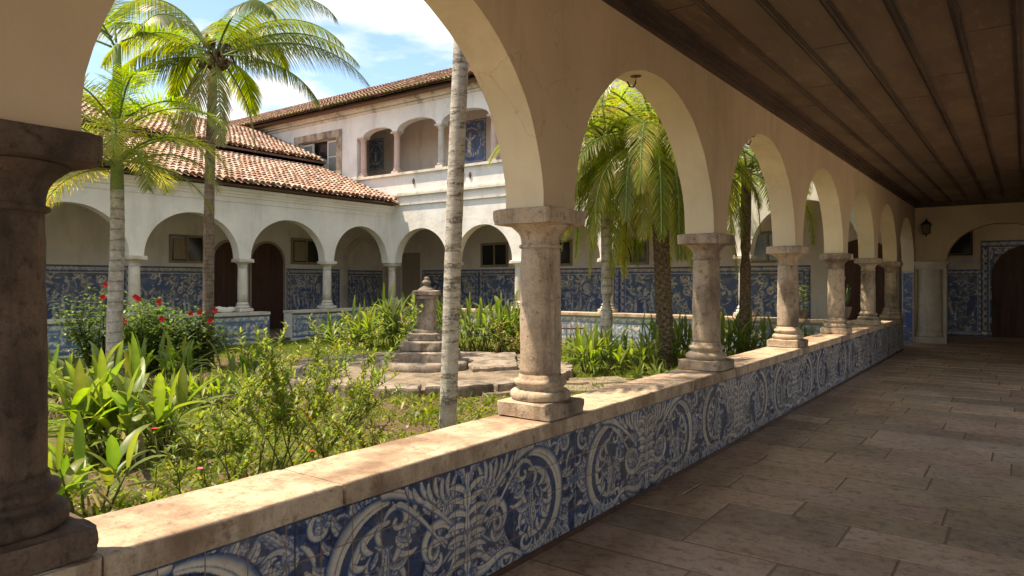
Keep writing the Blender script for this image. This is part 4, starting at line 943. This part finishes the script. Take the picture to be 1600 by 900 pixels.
def frond(leaf, rach, p, az, el, L, droop, nl, ll, lw, hang, rg, cols, tipc, plan=.0, start=.12, twist=0, vee=.35):
    p = Vector(p); n = 22; pts = [p.copy()]; dirs = []
    h = Vector((math.cos(az), math.sin(az), 0)); e = el
    for i in range(n):
        d = h*math.cos(e)+UP*math.sin(e); d = Matrix.Rotation(twist*i/n, 3, 'Z') @ d; dirs.append(d); p = p+d*(L/n); pts.append(p.copy()); e = max(-1.5, e-droop/n*(.5+1.0*i/n))
    dirs.append(dirs[-1])
    rach.tube(pts, [.022*(1-.85*i/n)*(L/2.6)+.003 for i in range(n+1)], 5, True, (.30, .34, .10))
    base = rg.choice(cols); bv = rg.uniform(.75, 1.2)
    for k in range(nl):
        t = start+(1-start)*(k+rg.uniform(0, .6))/nl; f = t*n; i = min(n-1, int(f)); q = pts[i].lerp(pts[i+1], f-i); d = dirs[i]
        s_ = d.cross(UP).normalized() if abs(d.z) < .98 else Vector((-math.sin(az), math.cos(az), 0))
        prof = math.sin(PI*min(1, .18+.80*t))**.6
        for sd in (-1, 1):
            nu = s_.cross(d)
            v = (s_*sd*(1.0+rg.uniform(-.12, .12))+d*(.45+.7*t+rg.uniform(-.1, .1))+nu*(vee*(1-hang)+rg.uniform(-.10, .10)+plan*rg.uniform(-.7, .7))-UP*hang*.8).normalized()
            c = tuple(x*bv*rg.uniform(.75, 1.25) for x in base); c2 = lerp3(c, tipc, rg.uniform(.1, .75))
            LL = ll*prof*rg.uniform(.85, 1.1); m = 4; P0 = q.copy(); vs = []; cs = []; g = v.copy()
            for j in range(m+1):
                tt = j/m; wv = g.cross(nu)
                if wv.length < 1e-3: wv = d
                wv = wv.normalized(); w2 = lw*(1-tt**2.2)*(.6 if j == 0 else 1)
                vs += [P0-wv*w2, P0+wv*w2]; cs += [lerp3(c, c2, tt)]*2
                P0 = P0+g*(LL/m); g = (g-UP*((.25+hang*.9)/m)).normalized()
            leaf.add(vs, [(2*j, 2*j+1, 2*j+3, 2*j+2) for j in range(m)], True, cs)
G1 = [(.13, .17, .018), (.17, .21, .02), (.09, .135, .018), (.22, .23, .03)]
G2 = [(.19, .26, .02), (.24, .30, .025), (.14, .21, .02)]
G3 = [(.16, .19, .025), (.23, .24, .04), (.30, .28, .07), (.11, .15, .02)]
def palm(name, label, x, y, trunk, crown_z, mtrunk, spec, seed, shaft=None, extra=None):
    rg = random.Random(seed); z0 = gh(x, y)-.05; t = empty(name, (x, y, z0), label, 'palm tree')
    b = MB(); b.tube([(x+a, y+b_, z) for (a, b_, z, r) in trunk], [q[3] for q in trunk], 16); b.build('trunk', mtrunk, t)
    tx, ty, tz = x+trunk[-1][0], y+trunk[-1][1], trunk[-1][2]
    if shaft:
        b = MB(); b.tube([(tx, ty, tz-.02+shaft[1]*i/6) for i in range(7)], [shaft[0]*(1.15-.08*i) for i in range(7)], 12); b.build('crownshaft', M['shaft_green'], t); tz += shaft[1]
    lf = MB(); ra = MB()
    for (az, el, L, dr, nl, ll, lw, hg, cols, tip, pl, vee) in spec(rg):
        oz = rg.uniform(-.08, .08)
        frond(lf, ra, (tx+.08*math.cos(az), ty+.08*math.sin(az), tz+oz), az, el, L, dr, nl, ll, lw, hg, rg, cols, tip, pl, .14, rg.uniform(-.25, .25), vee)
    if extra: extra(t, tx, ty, tz, rg)
    o = lf.build('crown', M['frond'], t); ra.build('leaf_stalks', M['shaft_green'], o)
    return t
def ang(u):  # world azimuth whose picture direction is u: 0 = right, pi = left, pi/2 = away
    return u+R(YAW)
def straight(h, r0, r1, lean=(0, 0), k=10, bulge=0, seed=0):
    return [(lean[0]*i/k+.018*math.sin(i*5.0/k+seed), lean[1]*i/k+.018*math.cos(i*6.0/k+seed), -.1+(h+.1)*i/k, (r0+(r1-r0)*i/k)*(1+.05*noise.noise(Vector((i*.7, seed, 0))))+(bulge if i == 0 else 0)) for i in range(k+1)]
# coconut palm
def sp_coco(rg):
    o = []
    tab = [(0.02, .45, 3.1, 1.35), (.25, .75, 2.9, 1.5), (-.12, .02, 2.3, 1.0), (.55, 1.0, 2.8, 1.7), (3.10, .35, 2.5, 1.7), (2.9, .75, 2.7, 1.7), (3.4, 0.05, 2.0, 1.2), (2.3, .5, 2.5, 1.6), (3.9, .6, 2.4, 1.5), (1.6, .4, 2.4, 1.4), (1.2, .9, 2.8, 1.6), (4.6, .5, 2.4, 1.5), (5.4, .8, 2.6, 1.6), (2.0, 1.1, 2.6, 1.2), (.1, 1.2, 2.9, 2.1), (3.0, 1.2, 2.7, 1.9)]
    for (u, el, L, dr) in tab: o.append((ang(u)+rg.uniform(-.08, .08), el-.05, L*1.0, dr*1.1, 130, .66, .010, .8, G1, (.30, .27, .04), .1, .1))
    for u in (4.6, 5.3, 3.4, .3, 2.9): o.append((ang(u), -.95, 1.9, .7, 50, .5, .012, .8, [(.30, .26, .12), (.24, .24, .10)], (.40, .33, .18), .2, .1))
    return o
def coco_extra(t, tx, ty, tz, rg):
    b = MB()
    for i in range(46):
        a = rg.uniform(0, 6.28); L = rg.uniform(.2, .55); z = tz+rg.uniform(-.28, .25); dx, dy = math.cos(a), math.sin(a)
        b.tube([(tx+dx*.09, ty+dy*.09, z), (tx+dx*(.1+L*.4), ty+dy*(.1+L*.4), z+L*.25), (tx+dx*(.1+L*.6), ty+dy*(.1+L*.6), z-L*rg.uniform(.0, .5))], [.035, .022, .006], 5)
    b.build('fibrous_heart', M['bark_rough'], t)
    b = MB()
    for i in range(7): a = i*.9; b.lathe([(0, tz-.24), (.06, tz-.22), (.085, tz-.15), (.07, tz-.07), (0, tz-.04)], 10, tx+.17*math.cos(a), ty+.17*math.sin(a))
    b.build('coconuts', M['bark_rough'], t)
palm('coconut_palm', 'tall coconut palm with dark ringed trunk and wide arching crown against the sky', -12.3, 7.1, straight(5.8, .105, .08, (.12, .07), 16, .05), 6, M['bark_brown'], sp_coco, 1, None, coco_extra)
# left feathery palm with green crownshaft
def sp_left(rg):
    o = []
    for (u, el, L, dr) in ((-.2, .35, 1.6, 1.6), (3.1, .8, 1.8, 1.6), (3.4, .4, 1.9, 1.6), (4.7, .8, 1.8, 1.6), (4.2, .4, 1.8, 1.7), (2.2, 1.15, 1.8, 1.2)):
        o.append((ang(u)+rg.uniform(-.1, .1), el, L, dr, 74, .52, .009, .12, G2, (.32, .36, .05), .45, .35))
    return o
LP = palm('feather_palm', 'pale grey trunk palm with bright feathery fronds nearest the dark column', -11.55, 5.15, straight(3.05, .125, .098, (.02, .02), 18, .03, 2), 3.1, M['bark_grey'], sp_left, 2, (.085, 2.3))
def more_fronds(t, x, y, z, specs, seed, parts=('lower_fronds',), cols=None):
    rg = random.Random(seed); lf = MB(); ra = MB()
    for (u, el, L, dr, hang) in specs: frond(lf, ra, (x, y, z+rg.uniform(-.1, .1)), ang(u), el, L, dr, 74, .52, .0085, hang, rg, cols or G3, (.34, .36, .07) if cols else (.42, .36, .10), .4, .12, 0, .3)
    o = lf.build(parts[0], M['frond'], t); ra.build('leaf_stalks', M['shaft_green'], o)
more_fronds(LP, -11.53, 5.17, 3.95, [(.2, .8, 1.9, 1.9, .15), (-.2, .65, 1.9, 1.8, .15), (3.1, 1.0, 2.0, 1.9, .1), (3.4, .6, 1.9, 1.7, .1), (4.6, .8, 2.0, 1.9, .1), (5.4, .9, 2.1, 1.8, .1), (1.5, .9, 2.0, 1.8, .1)], 8, ('middle_fronds',), G2)
more_fronds(LP, -11.53, 5.17, 3.45, [(.5, .9, 2.1, 2.5, .2), (-.1, .8, 2.1, 2.6, .2), (2.8, .8, 2.1, 2.6, .2), (3.5, .7, 2.0, 2.4, .2), (4.4, .8, 2.0, 2.5, .2), (5.2, .9, 2.1, 2.6, .2), (0.0, .55, 1.9, 2.0, .3), (.2, .0, 1.7, 1.3, .3), (3.2, .6, 1.8, 2.0, .3), (2.9, .1, 1.7, 1.3, .3), (4.8, .5, 1.7, 1.9, .3), (5.5, .4, 1.8, 2.0, .3), (4.0, .4, 1.7, 1.9, .3), (1.5, .4, 1.6, 1.6, .3)], 7)
# slim near palm, crown above the frame
def sp_slim(rg):
    return [(ang(i*6.28/9+.2), rg.uniform(.3, .9), 2.1, 1.5, 40, .5, .016, .2, G2, (.3, .3, .05), .3, .3) for i in range(9)]
palm('slim_palm', 'slim pale palm trunk rising just behind the parapet, blotched grey bark', -4.42, 4.93, straight(6.2, .083, .072, (.26, .12), 70, .0, 1), 6.2, M['bark_blotch'], sp_slim, 3, (.08, .6))
# date palm with shaggy trunk
def sp_date(rg):
    o = []
    for i in range(70):
        u = i*2.39996; lvl = i/70; el = 1.15-1.7*lvl+rg.uniform(-.2, .2); L = rg.uniform(2.8, 3.6)*(1-.2*lvl)
        o.append((ang(u), el, L, 2.1+rg.uniform(-.3, .5), 96, .50, .0085, .3+.35*lvl, G3 if lvl > .45 else G2+G3, (.48, .42, .11) if lvl > .35 else (.32, .32, .06), .35, .3))
    return o
def date_extra(t, tx, ty, tz, rg):
    b = MB(); x0, y0 = t.location.x, t.location.y
    for i in range(380):
        a = i*2.39996; z = .0+(tz-.0)*i/380; f = z/tz; cx, cy = x0+(tx-x0)*f, y0+(ty-y0)*f; r = .125-.02*f; dx, dy = math.cos(a), math.sin(a)
        q = Vector((cx+dx*r, cy+dy*r, z)); s_ = Vector((-dy, dx, 0))*.06; o = Vector((dx, dy, 0))
        b.add([q-s_, q+s_, q+s_*.8+o*.04+UP*.075, q-s_*.8+o*.04+UP*.075, q-s_*.5+UP*.13, q+s_*.5+UP*.13], [(0, 1, 2, 3), (3, 2, 5, 4), (0, 3, 4), (1, 5, 2)])
    b.build('leaf_stubs', M['bark_rough'], t)
palm('date_palm', 'shaggy palm with rough scaly trunk and dense drooping fronds behind the second column', -5.45, 12.3, straight(4.15, .125, .10, (-.25, .12), 12, .03, 3), 4.1, M['bark_rough'], sp_date, 4, None, date_extra)
def sp_mid(rg):
    return [(ang(i*2.4+.3), 1.0-1.9*i/36+rg.uniform(-.15, .15), rg.uniform(2.1, 2.7), 1.8, 80, .50, .0085, .45, G2+G3, (.42, .38, .07), .3, .3) for i in range(36)]
palm('grey_palm', 'smooth grey green palm trunk rising from the bright lily clump, left of the shaggy palm', -6.66, 12.23, straight(3.6, .125, .10, (-.05, 0), 10, .03, 4), 3.6, M['bark_grey'], sp_mid, 5, (.10, .9))
def sp_far(rg):
    return [(ang(i*2.4+.1), .9-1.1*i/22, rg.uniform(2.0, 2.6), 1.8, 76, .46, .009, .4, G1+G3, (.36, .34, .08), .3, .3) for i in range(22)]
palm('drooping_palm', 'palm crown filling the third arch with drooping fronds', -4.7, 14.4, straight(3.9, .12, .10, (.1, 0), 10, .0, 6), 3.9, M['bark_rough'], sp_far, 6)

# ---------------------------------------------------------------- shrubs and clumps
def clump(name, label, x, y, n, L, w, spread, seed, cols, stem=.3, cat='plant', group='leafy clumps in the garden beds', droop=1.1, tip=(.24, .27, .04), lean=(0, 0), dry=True):
    """ginger-like clump: many canes, each with alternate blades"""
    rg = random.Random(seed); z0 = gh(x, y); t = empty(name, (x, y, z0), label, cat, group)
    lf = MB(); st = MB()
    for i in range(n):
        a = rg.uniform(0, 6.28); r = spread*math.sqrt(rg.random()); bx_, by_ = x+r*math.cos(a)+lean[0]*0, y+r*math.sin(a)
        out = Vector((math.cos(a)*rg.uniform(.1, .6)+lean[0], math.sin(a)*rg.uniform(.1, .6)+lean[1], 1)).normalized(); h = stem*rg.uniform(.7, 1.3)
        p0 = Vector((bx_, by_, gh(bx_, by_)-.02)); p1 = p0+out*h; st.tube([p0, p0+out*h*.5, p1], [.010, .009, .006], 5, col=(.14, .17, .05))
        k = rg.randint(4, 6)
        for j in range(k):
            f = (j+1)/k; q = p0.lerp(p1, .35+.65*f); az = a+(j % 2)*PI+rg.uniform(-.6, .6)
            d = Vector((math.cos(az), math.sin(az), 0))*(.95-.65*f)+out*(.45+.55*f)
            c = tuple(v*rg.uniform(.75, 1.25) for v in rg.choice(cols)); LL = L*rg.uniform(.7, 1.1)
            blade(lf, q, d, LL, w*rg.uniform(.8, 1.15), droop*rg.uniform(.6, 1.4), 6, c, lerp3(c, tip, rg.uniform(.1, .8)), .3)
    if dry:
        for i in range(n*2):
            a = rg.uniform(0, 6.28); r = spread*rg.uniform(.2, 1.1); p = (x+r*math.cos(a), y+r*math.sin(a), z0+stem*rg.uniform(.3, .8))
            blade(lf, p, (math.cos(a)*.5, math.sin(a)*.5, -.5), L*.8, w*.3, .8, 4, (.22, .16, .09), (.30, .22, .12), .1)
    lf.build('leaves', M['leaf'], t); st.build('stems', M['stem'], t); return t
LG = [(.10, .17, .02), (.13, .21, .022), (.08, .14, .02), (.17, .23, .03)]
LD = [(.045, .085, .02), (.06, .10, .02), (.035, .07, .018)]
def atuv(u, t):
    a = (u-800)/1091; return (t*(-math.sin(R(YAW))+a*math.cos(R(YAW))), t*(math.cos(R(YAW))+a*math.sin(R(YAW))))
cl = [('broad_leaf_clump', 'large broad-leaved clump with yellowing tips in the left foreground bed', 205, 6.6, 22, .56, .047, .30, 10, LG, .50),
      ('broad_leaf_clump', 'glossy broad-leaved plant rising right beside the base of the dark column', 135, 4.75, 8, .42, .040, .12, 11, LG, .34),
      ('broad_leaf_clump', 'small broad-leaved clump right of the large one, with a long low leaf', 262, 6.9, 6, .40, .040, .12, 12, LG, .32),
      ('strappy_clump', 'tall bright strappy clump between the feathery palm and the coconut palm', 258, 10.6, 13, .50, .036, .24, 13, LG, .45),
      ('strappy_clump', 'bright strappy clump right of the coconut palm trunk, before the doors', 385, 11.0, 13, .52, .034, .28, 14, LG, .45),
      ('fern_clump', 'feathery yellow green fern patch left of the coconut palm foot', 290, 9.2, 16, .34, .020, .40, 15, G2, .22),
      ('fern_clump', 'feathery yellow green fern patch right of the coconut palm foot', 350, 9.3, 16, .34, .020, .42, 16, G2, .22),
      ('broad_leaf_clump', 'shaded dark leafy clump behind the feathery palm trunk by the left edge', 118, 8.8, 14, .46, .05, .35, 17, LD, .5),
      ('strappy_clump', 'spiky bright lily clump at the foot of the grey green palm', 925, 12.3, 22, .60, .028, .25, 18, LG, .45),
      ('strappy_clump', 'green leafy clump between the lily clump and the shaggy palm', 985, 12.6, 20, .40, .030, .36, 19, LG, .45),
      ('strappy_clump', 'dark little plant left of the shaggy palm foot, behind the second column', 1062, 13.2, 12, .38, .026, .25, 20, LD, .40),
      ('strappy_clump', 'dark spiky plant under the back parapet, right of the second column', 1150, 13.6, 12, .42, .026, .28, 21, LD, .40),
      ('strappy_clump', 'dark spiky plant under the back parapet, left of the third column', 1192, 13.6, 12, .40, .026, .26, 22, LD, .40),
      ('low_fern', 'dark low fern spreading at the foot of the shaggy palm trunk', 1025, 11.3, 16, .30, .020, .30, 23, LD, .16),
      ('strappy_clump', 'light green spiky clump left of the monument against the left wing parapet', 590, 17.5, 22, .70, .036, .45, 24, LG, .6),
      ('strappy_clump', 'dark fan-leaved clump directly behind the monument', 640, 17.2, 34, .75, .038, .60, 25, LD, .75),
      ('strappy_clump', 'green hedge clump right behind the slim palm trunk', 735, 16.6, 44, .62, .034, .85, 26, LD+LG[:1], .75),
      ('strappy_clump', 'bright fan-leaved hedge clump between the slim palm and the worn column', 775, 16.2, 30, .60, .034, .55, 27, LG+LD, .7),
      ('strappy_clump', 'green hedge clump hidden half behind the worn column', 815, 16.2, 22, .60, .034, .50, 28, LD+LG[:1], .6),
      ('broad_leaf_clump', 'tall leafy stem rising above the hedge left of the worn column', 790, 15.8, 6, .42, .06, .15, 29, LG, 1.1),
      ('strappy_clump', 'green clump against the left wing parapet below the shuttered window', 540, 18.0, 20, .60, .035, .6, 30, LG+LD, .4),
      ('strappy_clump', 'wide leafy clump hiding the back parapet between the lily clump and the second column', 1045, 14.4, 22, .55, .030, .45, 32, LG+LD, .5),
      ('strappy_clump', 'tall leafy clump against the back parapet in the third arch', 1135, 14.6, 22, .55, .032, .4, 33, LD+LG[:1], .6),
      ('strappy_clump', 'spreading green clump against the back parapet, next to the third column', 1215, 14.6, 20, .5, .030, .4, 34, LD+LG[:2], .5),
      ('strappy_clump', 'low dark clump right of the grey green palm', 880, 13.5, 10, .30, .022, .25, 31, LD, .35)]
for (nm, lb, u, t, n, L, w, spd, sd_, cols, stem) in cl:
    x, y = atuv(u, t); y = min(y, 15.7); x = max(x, -16.4)
    clump(nm, lb, x, y, n, L, w, spd, sd_, cols, stem, dry=('broad' in nm))
def twiggy(name, label, x, y, stems, H, seed, cols, ll=.055, lw=.011, cat='shrub', group=None, dens=1.0, spread=.5, aim=None):
    rg = random.Random(seed); t = empty(name, (x, y, gh(x, y)), label, cat, group); lf = MB(); st = MB()
    def leafy(p, d, L):
        k = int(L/.022*dens); 
        for j in range(k):
            q = p+d*(L*(j+.5)/k)
            for s2 in range(2):
                a = rg.uniform(0, 6.28); v = (Vector((math.cos(a), math.sin(a), rg.uniform(-.2, .8)))+d*.7).normalized()
                c = tuple(z*rg.uniform(.7, 1.35) for z in rg.choice(cols)); blade(lf, q, v, ll*rg.uniform(.8, 1.5), lw*rg.uniform(.9, 1.4), .6, 3, c, lerp3(c, (.30, .33, .06), rg.random()*.7), .25)
    def branch(p, d, L, r, lev):
        n = 6; pts = [p.copy()]
        for i in range(n):
            d = (d+Vector((rg.uniform(-.16, .16), rg.uniform(-.16, .16), rg.uniform(-.04, .10)))).normalized(); p = p+d*(L/n); pts.append(p.copy())
            if lev < 2 and i >= 1 and rg.random() < (.95 if lev == 0 else .6):
                a = rg.uniform(0, 6.28); v = (d*1.0+Vector((math.cos(a), math.sin(a), .25))*.8).normalized(); branch(p.copy(), v, L*rg.uniform(.35, .62)*(1-.35*i/n), r*.5, lev+1)
            if i >= (3 if lev == 0 else 0): leafy(p-d*(L/n), d, L/n)
        st.tube(pts, [max(.0018, r*(1-.8*i/n)) for i in range(n+1)], 5)
    for i in range(stems):
        a = rg.uniform(0, 6.28); v = Vector((math.cos(a)*spread*rg.random(), math.sin(a)*spread*rg.random(), 1))
        if aim: v += Vector(aim[i % len(aim)])
        branch(Vector((x+math.cos(a)*.18, y+math.sin(a)*.18, gh(x, y)-.03)), v.normalized(), H*rg.uniform(.6, 1.15), .0075, 0)
    lf.build('leaves', M['leaf'], t); st.build('branches', M['stem'], t); return t
SG = [(.15, .20, .025), (.20, .25, .035), (.10, .15, .02), (.26, .29, .05), (.20, .21, .05)]
cr = Vector((math.cos(R(YAW)), math.sin(R(YAW)), 0))
x, y = atuv(400, 5.7); twiggy('leggy_shrub', 'sprawling leggy shrub with small glossy leaves filling the centre left foreground', x, y, 9, .98, 40, SG, .062, .0085, spread=.75)
x, y = atuv(455, 6.2); twiggy('leggy_shrub', 'leggy shrub with long arching twigs reaching right towards the monument', x, y, 7, 1.18, 41, SG, .06, .008, spread=.35, aim=[tuple(cr*.95), tuple(cr*.6), tuple(cr*-.3), tuple(cr*.2)])
x, y = atuv(560, 5.5); twiggy('leggy_shrub', 'low reddish twigged shrub just left of the slim palm foot', x, y, 6, .6, 42, SG+[(.25, .12, .03)], .06, .009, spread=.6)
x, y = atuv(330, 5.3); twiggy('leggy_shrub', 'low sparse leafy weed shrub by the coping, left of the sprawling shrub', x, y, 6, .50, 43, SG, .06, .012, spread=.7)
x, y = atuv(455, 7.6); twiggy('leggy_shrub', 'pale leafy shrub half hidden behind the sprawling shrub', x, y, 5, .9, 44, SG, .06, .008, spread=.5)
x, y = atuv(800, 14.0); twiggy('leggy_shrub', 'small reddish dry shrub left of the worn column foot', x, y, 7, .7, 45, [(.22, .12, .05), (.16, .15, .04)], .06, .014, spread=.6, dens=.7)
# hibiscus
def hibiscus(label, x, y, H, W_, seed, nfl, nleaf):
    rg = random.Random(seed); t = empty('hibiscus_shrub', (x, y, gh(x, y)), label, 'shrub', 'red flowering hibiscus shrubs'); lf = MB(); st = MB(); ends = []
    for i in range(26):
        a = rg.uniform(0, 6.28); r = W_*math.sqrt(rg.random()); h = H*rg.uniform(.45, 1.05)*(1-.25*(r/W_)**2); e = Vector((x+r*math.cos(a), y+r*math.sin(a), h)); s0 = Vector((x+.1*math.cos(a), y+.1*math.sin(a), -.05)); m_ = s0.lerp(e, .5)+Vector((0, 0, .15))
        st.tube([s0, m_, e], [.016, .010, .004], 5); ends.append(e)
        for j in range(int(nleaf/26)):
            q = s0.lerp(m_, rg.random()*.8+.2) if rg.random() < .35 else m_.lerp(e, rg.random()); q = q+Vector((rg.gauss(0, .12), rg.gauss(0, .12), rg.gauss(0, .10)))
            b = rg.uniform(0, 6.28); c = tuple(v*rg.uniform(.6, 1.5) for v in rg.choice(LD+[(.06, .12, .02)])); blade(lf, q, (math.cos(b), math.sin(b), rg.uniform(-.5, .5)), rg.uniform(.07, .12), .028, .8, 3, c, lerp3(c, (.12, .2, .03), .5), .2)
    lf.build('leaves', M['leaf'], t); st.build('branches', M['stem'], t)
    tocam = Vector((-x, -y, 0)).normalized(); ends.sort(key=lambda e: -(e.dot(tocam)*.6+e.z*1.2))
    for e in ends[:nfl]:
        f = MB(); q = e+tocam*.06+UP*.05; s1 = tocam.cross(UP); fr_ = (tocam+UP*.25).normalized()
        for k in range(5):
            a = k*1.2566+rg.random()*.3; v = (s1*math.cos(a)+UP*math.sin(a)+fr_*.5).normalized(); blade(f, q, v, .062, .028, .4, 4, (.6, .02, .02), (.7, .03, .03), .15, side=v.cross(fr_))
        f.tube([q, q+fr_*.07+UP*.01], .004, 4, col=(.7, .1, .05)); f.hascol = False
        f.build('flower', M['petal'], t)
x, y = atuv(230, 12.6); hibiscus('dark hibiscus bush with red flowers between the feathery and coconut palms', x, y, 1.40, .95, 50, 6, 3000)
x, y = atuv(150, 12.9); hibiscus('tall hibiscus with two red flowers behind the feathery palm trunk', x, y, 1.68, .7, 51, 3, 1700)
x, y = atuv(300, 12.9); hibiscus('low hibiscus with red flowers behind the coconut palm trunk', x, y, 1.10, .8, 52, 4, 2000)
def flower(label, u, t, h, m, seed):
    x, y = atuv(u, t); z = gh(x, y); e = empty('garden_flower', (x, y, z), label, 'flower', 'small single flowers among the weeds')
    b = MB(); b.tube([(x, y, z), (x+.01, y+.01, z+h*.6), (x-.01, y, z+h)], [.004, .003, .003], 5); b.build('stem', M['stem'], e)
    f = MB(); q = Vector((x-.01, y, z+h))
    for k in range(9): a = k*.698; blade(f, q, (math.cos(a), math.sin(a), .5), .032, .010, .5, 3, (1, 1, 1), (1, 1, 1), .1)
    f.hascol = False; f.build('petals', m, e)
    l = MB()
    for k in range(7): a = k*1.9; blade(l, (x, y, z+h*.1*(k+1)), (math.cos(a), math.sin(a), .5), .09, .014, .8, 4, LG[0], LG[3], .2)
    l.build('leaves', M['leaf'], e)
flower('single pink flower on a thin stem near the coping', 315, 4.9, .34, M['petal2'], 1); flower('single orange red flower among broad leaves in the left foreground', 243, 5.6, .48, M['petal'], 2); flower('single red flower low among the twiggy weeds near the coping', 487, 5.6, .30, M['petal'], 3)
# cactus pot at the far corner
cp = empty('cactus_pot', (-3.2, 16.3, .78), 'twisted cactus with pink flower in a stone pot on the back coping', 'potted plant')
b = MB(); b.lathe([(.12, .78), (.16, .84), (.20, 1.0), (.22, 1.05), (.19, 1.06), (0, 1.04)], 14, -3.2, 16.3, .01, 3); b.build('pot', M['stone_grey'], cp)
b = MB(); rg = random.Random(3)
for i in range(9): a = rg.uniform(0, 6.28); b.tube([(-3.2+.05*math.cos(a), 16.3+.05*math.sin(a), 1.0), (-3.2+.14*math.cos(a), 16.3+.14*math.sin(a), 1.15+.1*rg.random()), (-3.2+.18*math.cos(a), 16.3+.18*math.sin(a), 1.3+.28*rg.random())], [.03, .03, .015], 6, col=(.11, .14, .06))
b.build('cactus_stems', M['leaf'], cp)
b = MB(); b.lathe([(.0, 1.60), (.03, 1.62), (.055, 1.70), (.0, 1.74)], 8, -3.15, 16.25); b.build('flower', M['petal2'], cp)
cp2 = empty('potted_fern', (-4.0, 16.3, .78), 'yellow green potted plant on the back coping left of the cactus', 'potted plant')
b = MB(); b.lathe([(.10, .78), (.13, .95), (.14, .96), (0, .95)], 14, -4.0, 16.3); b.build('pot', M['stone_grey'], cp2)
b = MB()
for i in range(60):
    a = rg.uniform(0, 6.28); z = rg.uniform(.95, 1.5); c = rg.choice(G2); blade(b, (-4+.06*math.cos(a), 16.3+.06*math.sin(a), z), (math.cos(a), math.sin(a), .4), .14, .028, 1, 4, c, (.32, .34, .05), .2)
b.build('leaves', M['leaf'], cp2)
# small iron garden gate near the back
gt = empty('garden_gate', (-8.6, 13.2, 0), 'low rusty iron gate of thin bars behind the worn column', 'gate')
b = MB(); x0, y0 = atuv(862, 14.6); x1, y1 = atuv(915, 14.6)
for k in range(8):
    f = k/7; X, Y = x0+(x1-x0)*f, y0+(y1-y0)*f; b.tube([(X, Y, -.05), (X, Y, .72+.05*math.sin(PI*f))], .010, 5)
b.build('bars', M['rust'], gt)
b = MB()
for z in (.12, .62): b.tube([(x0, y0, z), (x1, y1, z)], .013, 5)
b.build('rails', M['rust'], gt)
# pale cloth roll on the left parapet
b = MB(); b.tube([(-17.0, 10.0+.08*i, .86+.02*math.sin(i)) for i in range(9)], [.02, .06, .08, .075, .085, .07, .08, .06, .02], 10); tag(b.build('rolled_cloth', M['plaster_out']), 'pale rolled cloth lying on the left wing parapet before the first brown door', 'cloth')

# ---------------------------------------------------------------- grass, weeds, litter (uncountable)
def scatter(name, m, N, seed, H, Wd, cfun, region, dens, flat=0.0, lean=.6):
    r = np.random.RandomState(seed); x0, x1, y0, y1 = region
    V = []; Cc = []
    X = r.uniform(x0, x1, N); Y = r.uniform(y0, y1, N)
    keep = [i for i in range(N) if r.rand() < dens(X[i], Y[i])]
    vs = np.zeros((len(keep), 5, 3), np.float32); cs = np.zeros((len(keep), 5, 3), np.float32)
    for q, i in enumerate(keep):
        x, y = X[i], Y[i]; z = gh(x, y)-.005; a = r.uniform(0, 6.283); h = H*r.uniform(.5, 1.4); w = Wd*r.uniform(.6, 1.3); b = r.uniform(0, 6.283); ln = lean*r.rand()*h
        sx, sy = math.cos(a)*w, math.sin(a)*w; lx, ly = math.cos(b)*ln, math.sin(b)*ln; hz = h*(1-flat)
        vs[q] = [(x-sx*.6, y-sy*.6, z), (x+sx*.6, y+sy*.6, z), (x+lx*.5+sx, y+ly*.5+sy, z+hz*.55), (x+lx*.5-sx, y+ly*.5-sy, z+hz*.55), (x+lx*1.3, y+ly*1.3, z+hz*(1-flat*.3))]
        c = cfun(r); cs[q] = [c, c, [k*1.2 for k in c], [k*1.2 for k in c], [k*1.35 for k in c]]
    mb = MB(); n = len(keep); mb.v = [tuple(p) for p in vs.reshape(-1, 3).tolist()]; mb.c = [tuple(p) for p in cs.reshape(-1, 3).tolist()]; mb.hascol = True
    for q in range(n): k = 5*q; mb.f += [(k, k+1, k+2, k+3), (k+3, k+2, k+4)]
    mb.sm = [False]*len(mb.f)
    return tag(mb.build(name, m), kind='stuff')
def gcol(r):
    k = r.rand(); return (.09+.12*k, .13+.10*k, .018+.02*k)
def clr(x, y): return 0 if math.hypot(x-MX, y-MY) < 2.45 else 1
scatter('grass', M['grass'], 130000, 1, .075, .0045, gcol, (-16.5, -2.8, 1, 16), lambda x, y: clr(x, y)*(max(0, grassy(x, y)-.28)*1.3+(.3 if noise.noise(Vector((x*1.3, y*1.3, 7))) > .05 else 0)))
scatter('ground_weeds', M['leaf'], 60000, 2, .07, .013, gcol, (-12, -2.75, 1.0, 9), lambda x, y: clr(x, y)*(.75 if noise.noise(Vector((x*1.3+9, y*1.3, 2))) > -.06 else .15)*(1.0 if x > -7.5 else .5), .35, 1.0)
scatter('tall_weeds', M['leaf'], 9000, 9, .16, .018, gcol, (-9, -2.78, 1.5, 7.5), lambda x, y: clr(x, y)*(.8 if noise.noise(Vector((x*1.6+3, y*1.6, 8))) > .12 else .05), .3, 1.0)
scatter('back_bed_weeds', M['leaf'], 9000, 4, .10, .014, gcol, (-16.5, -2.9, 9, 16), lambda x, y: .6 if noise.noise(Vector((x*1.1+9, y*1.1, 2))) > .0 else .08, .2, .9)
scatter('leaf_litter', M['leaf'], 16000, 3, .035, .012, lambda r: [(.22, .13, .06), (.30, .20, .10), (.14, .08, .04), (.38, .28, .14)][r.randint(4)], (-15, -2.75, 1, 15), lambda x, y: .6 if noise.noise(Vector((x*.9, y*.9, 5))) > -.1 else .2, .85, 1.6)
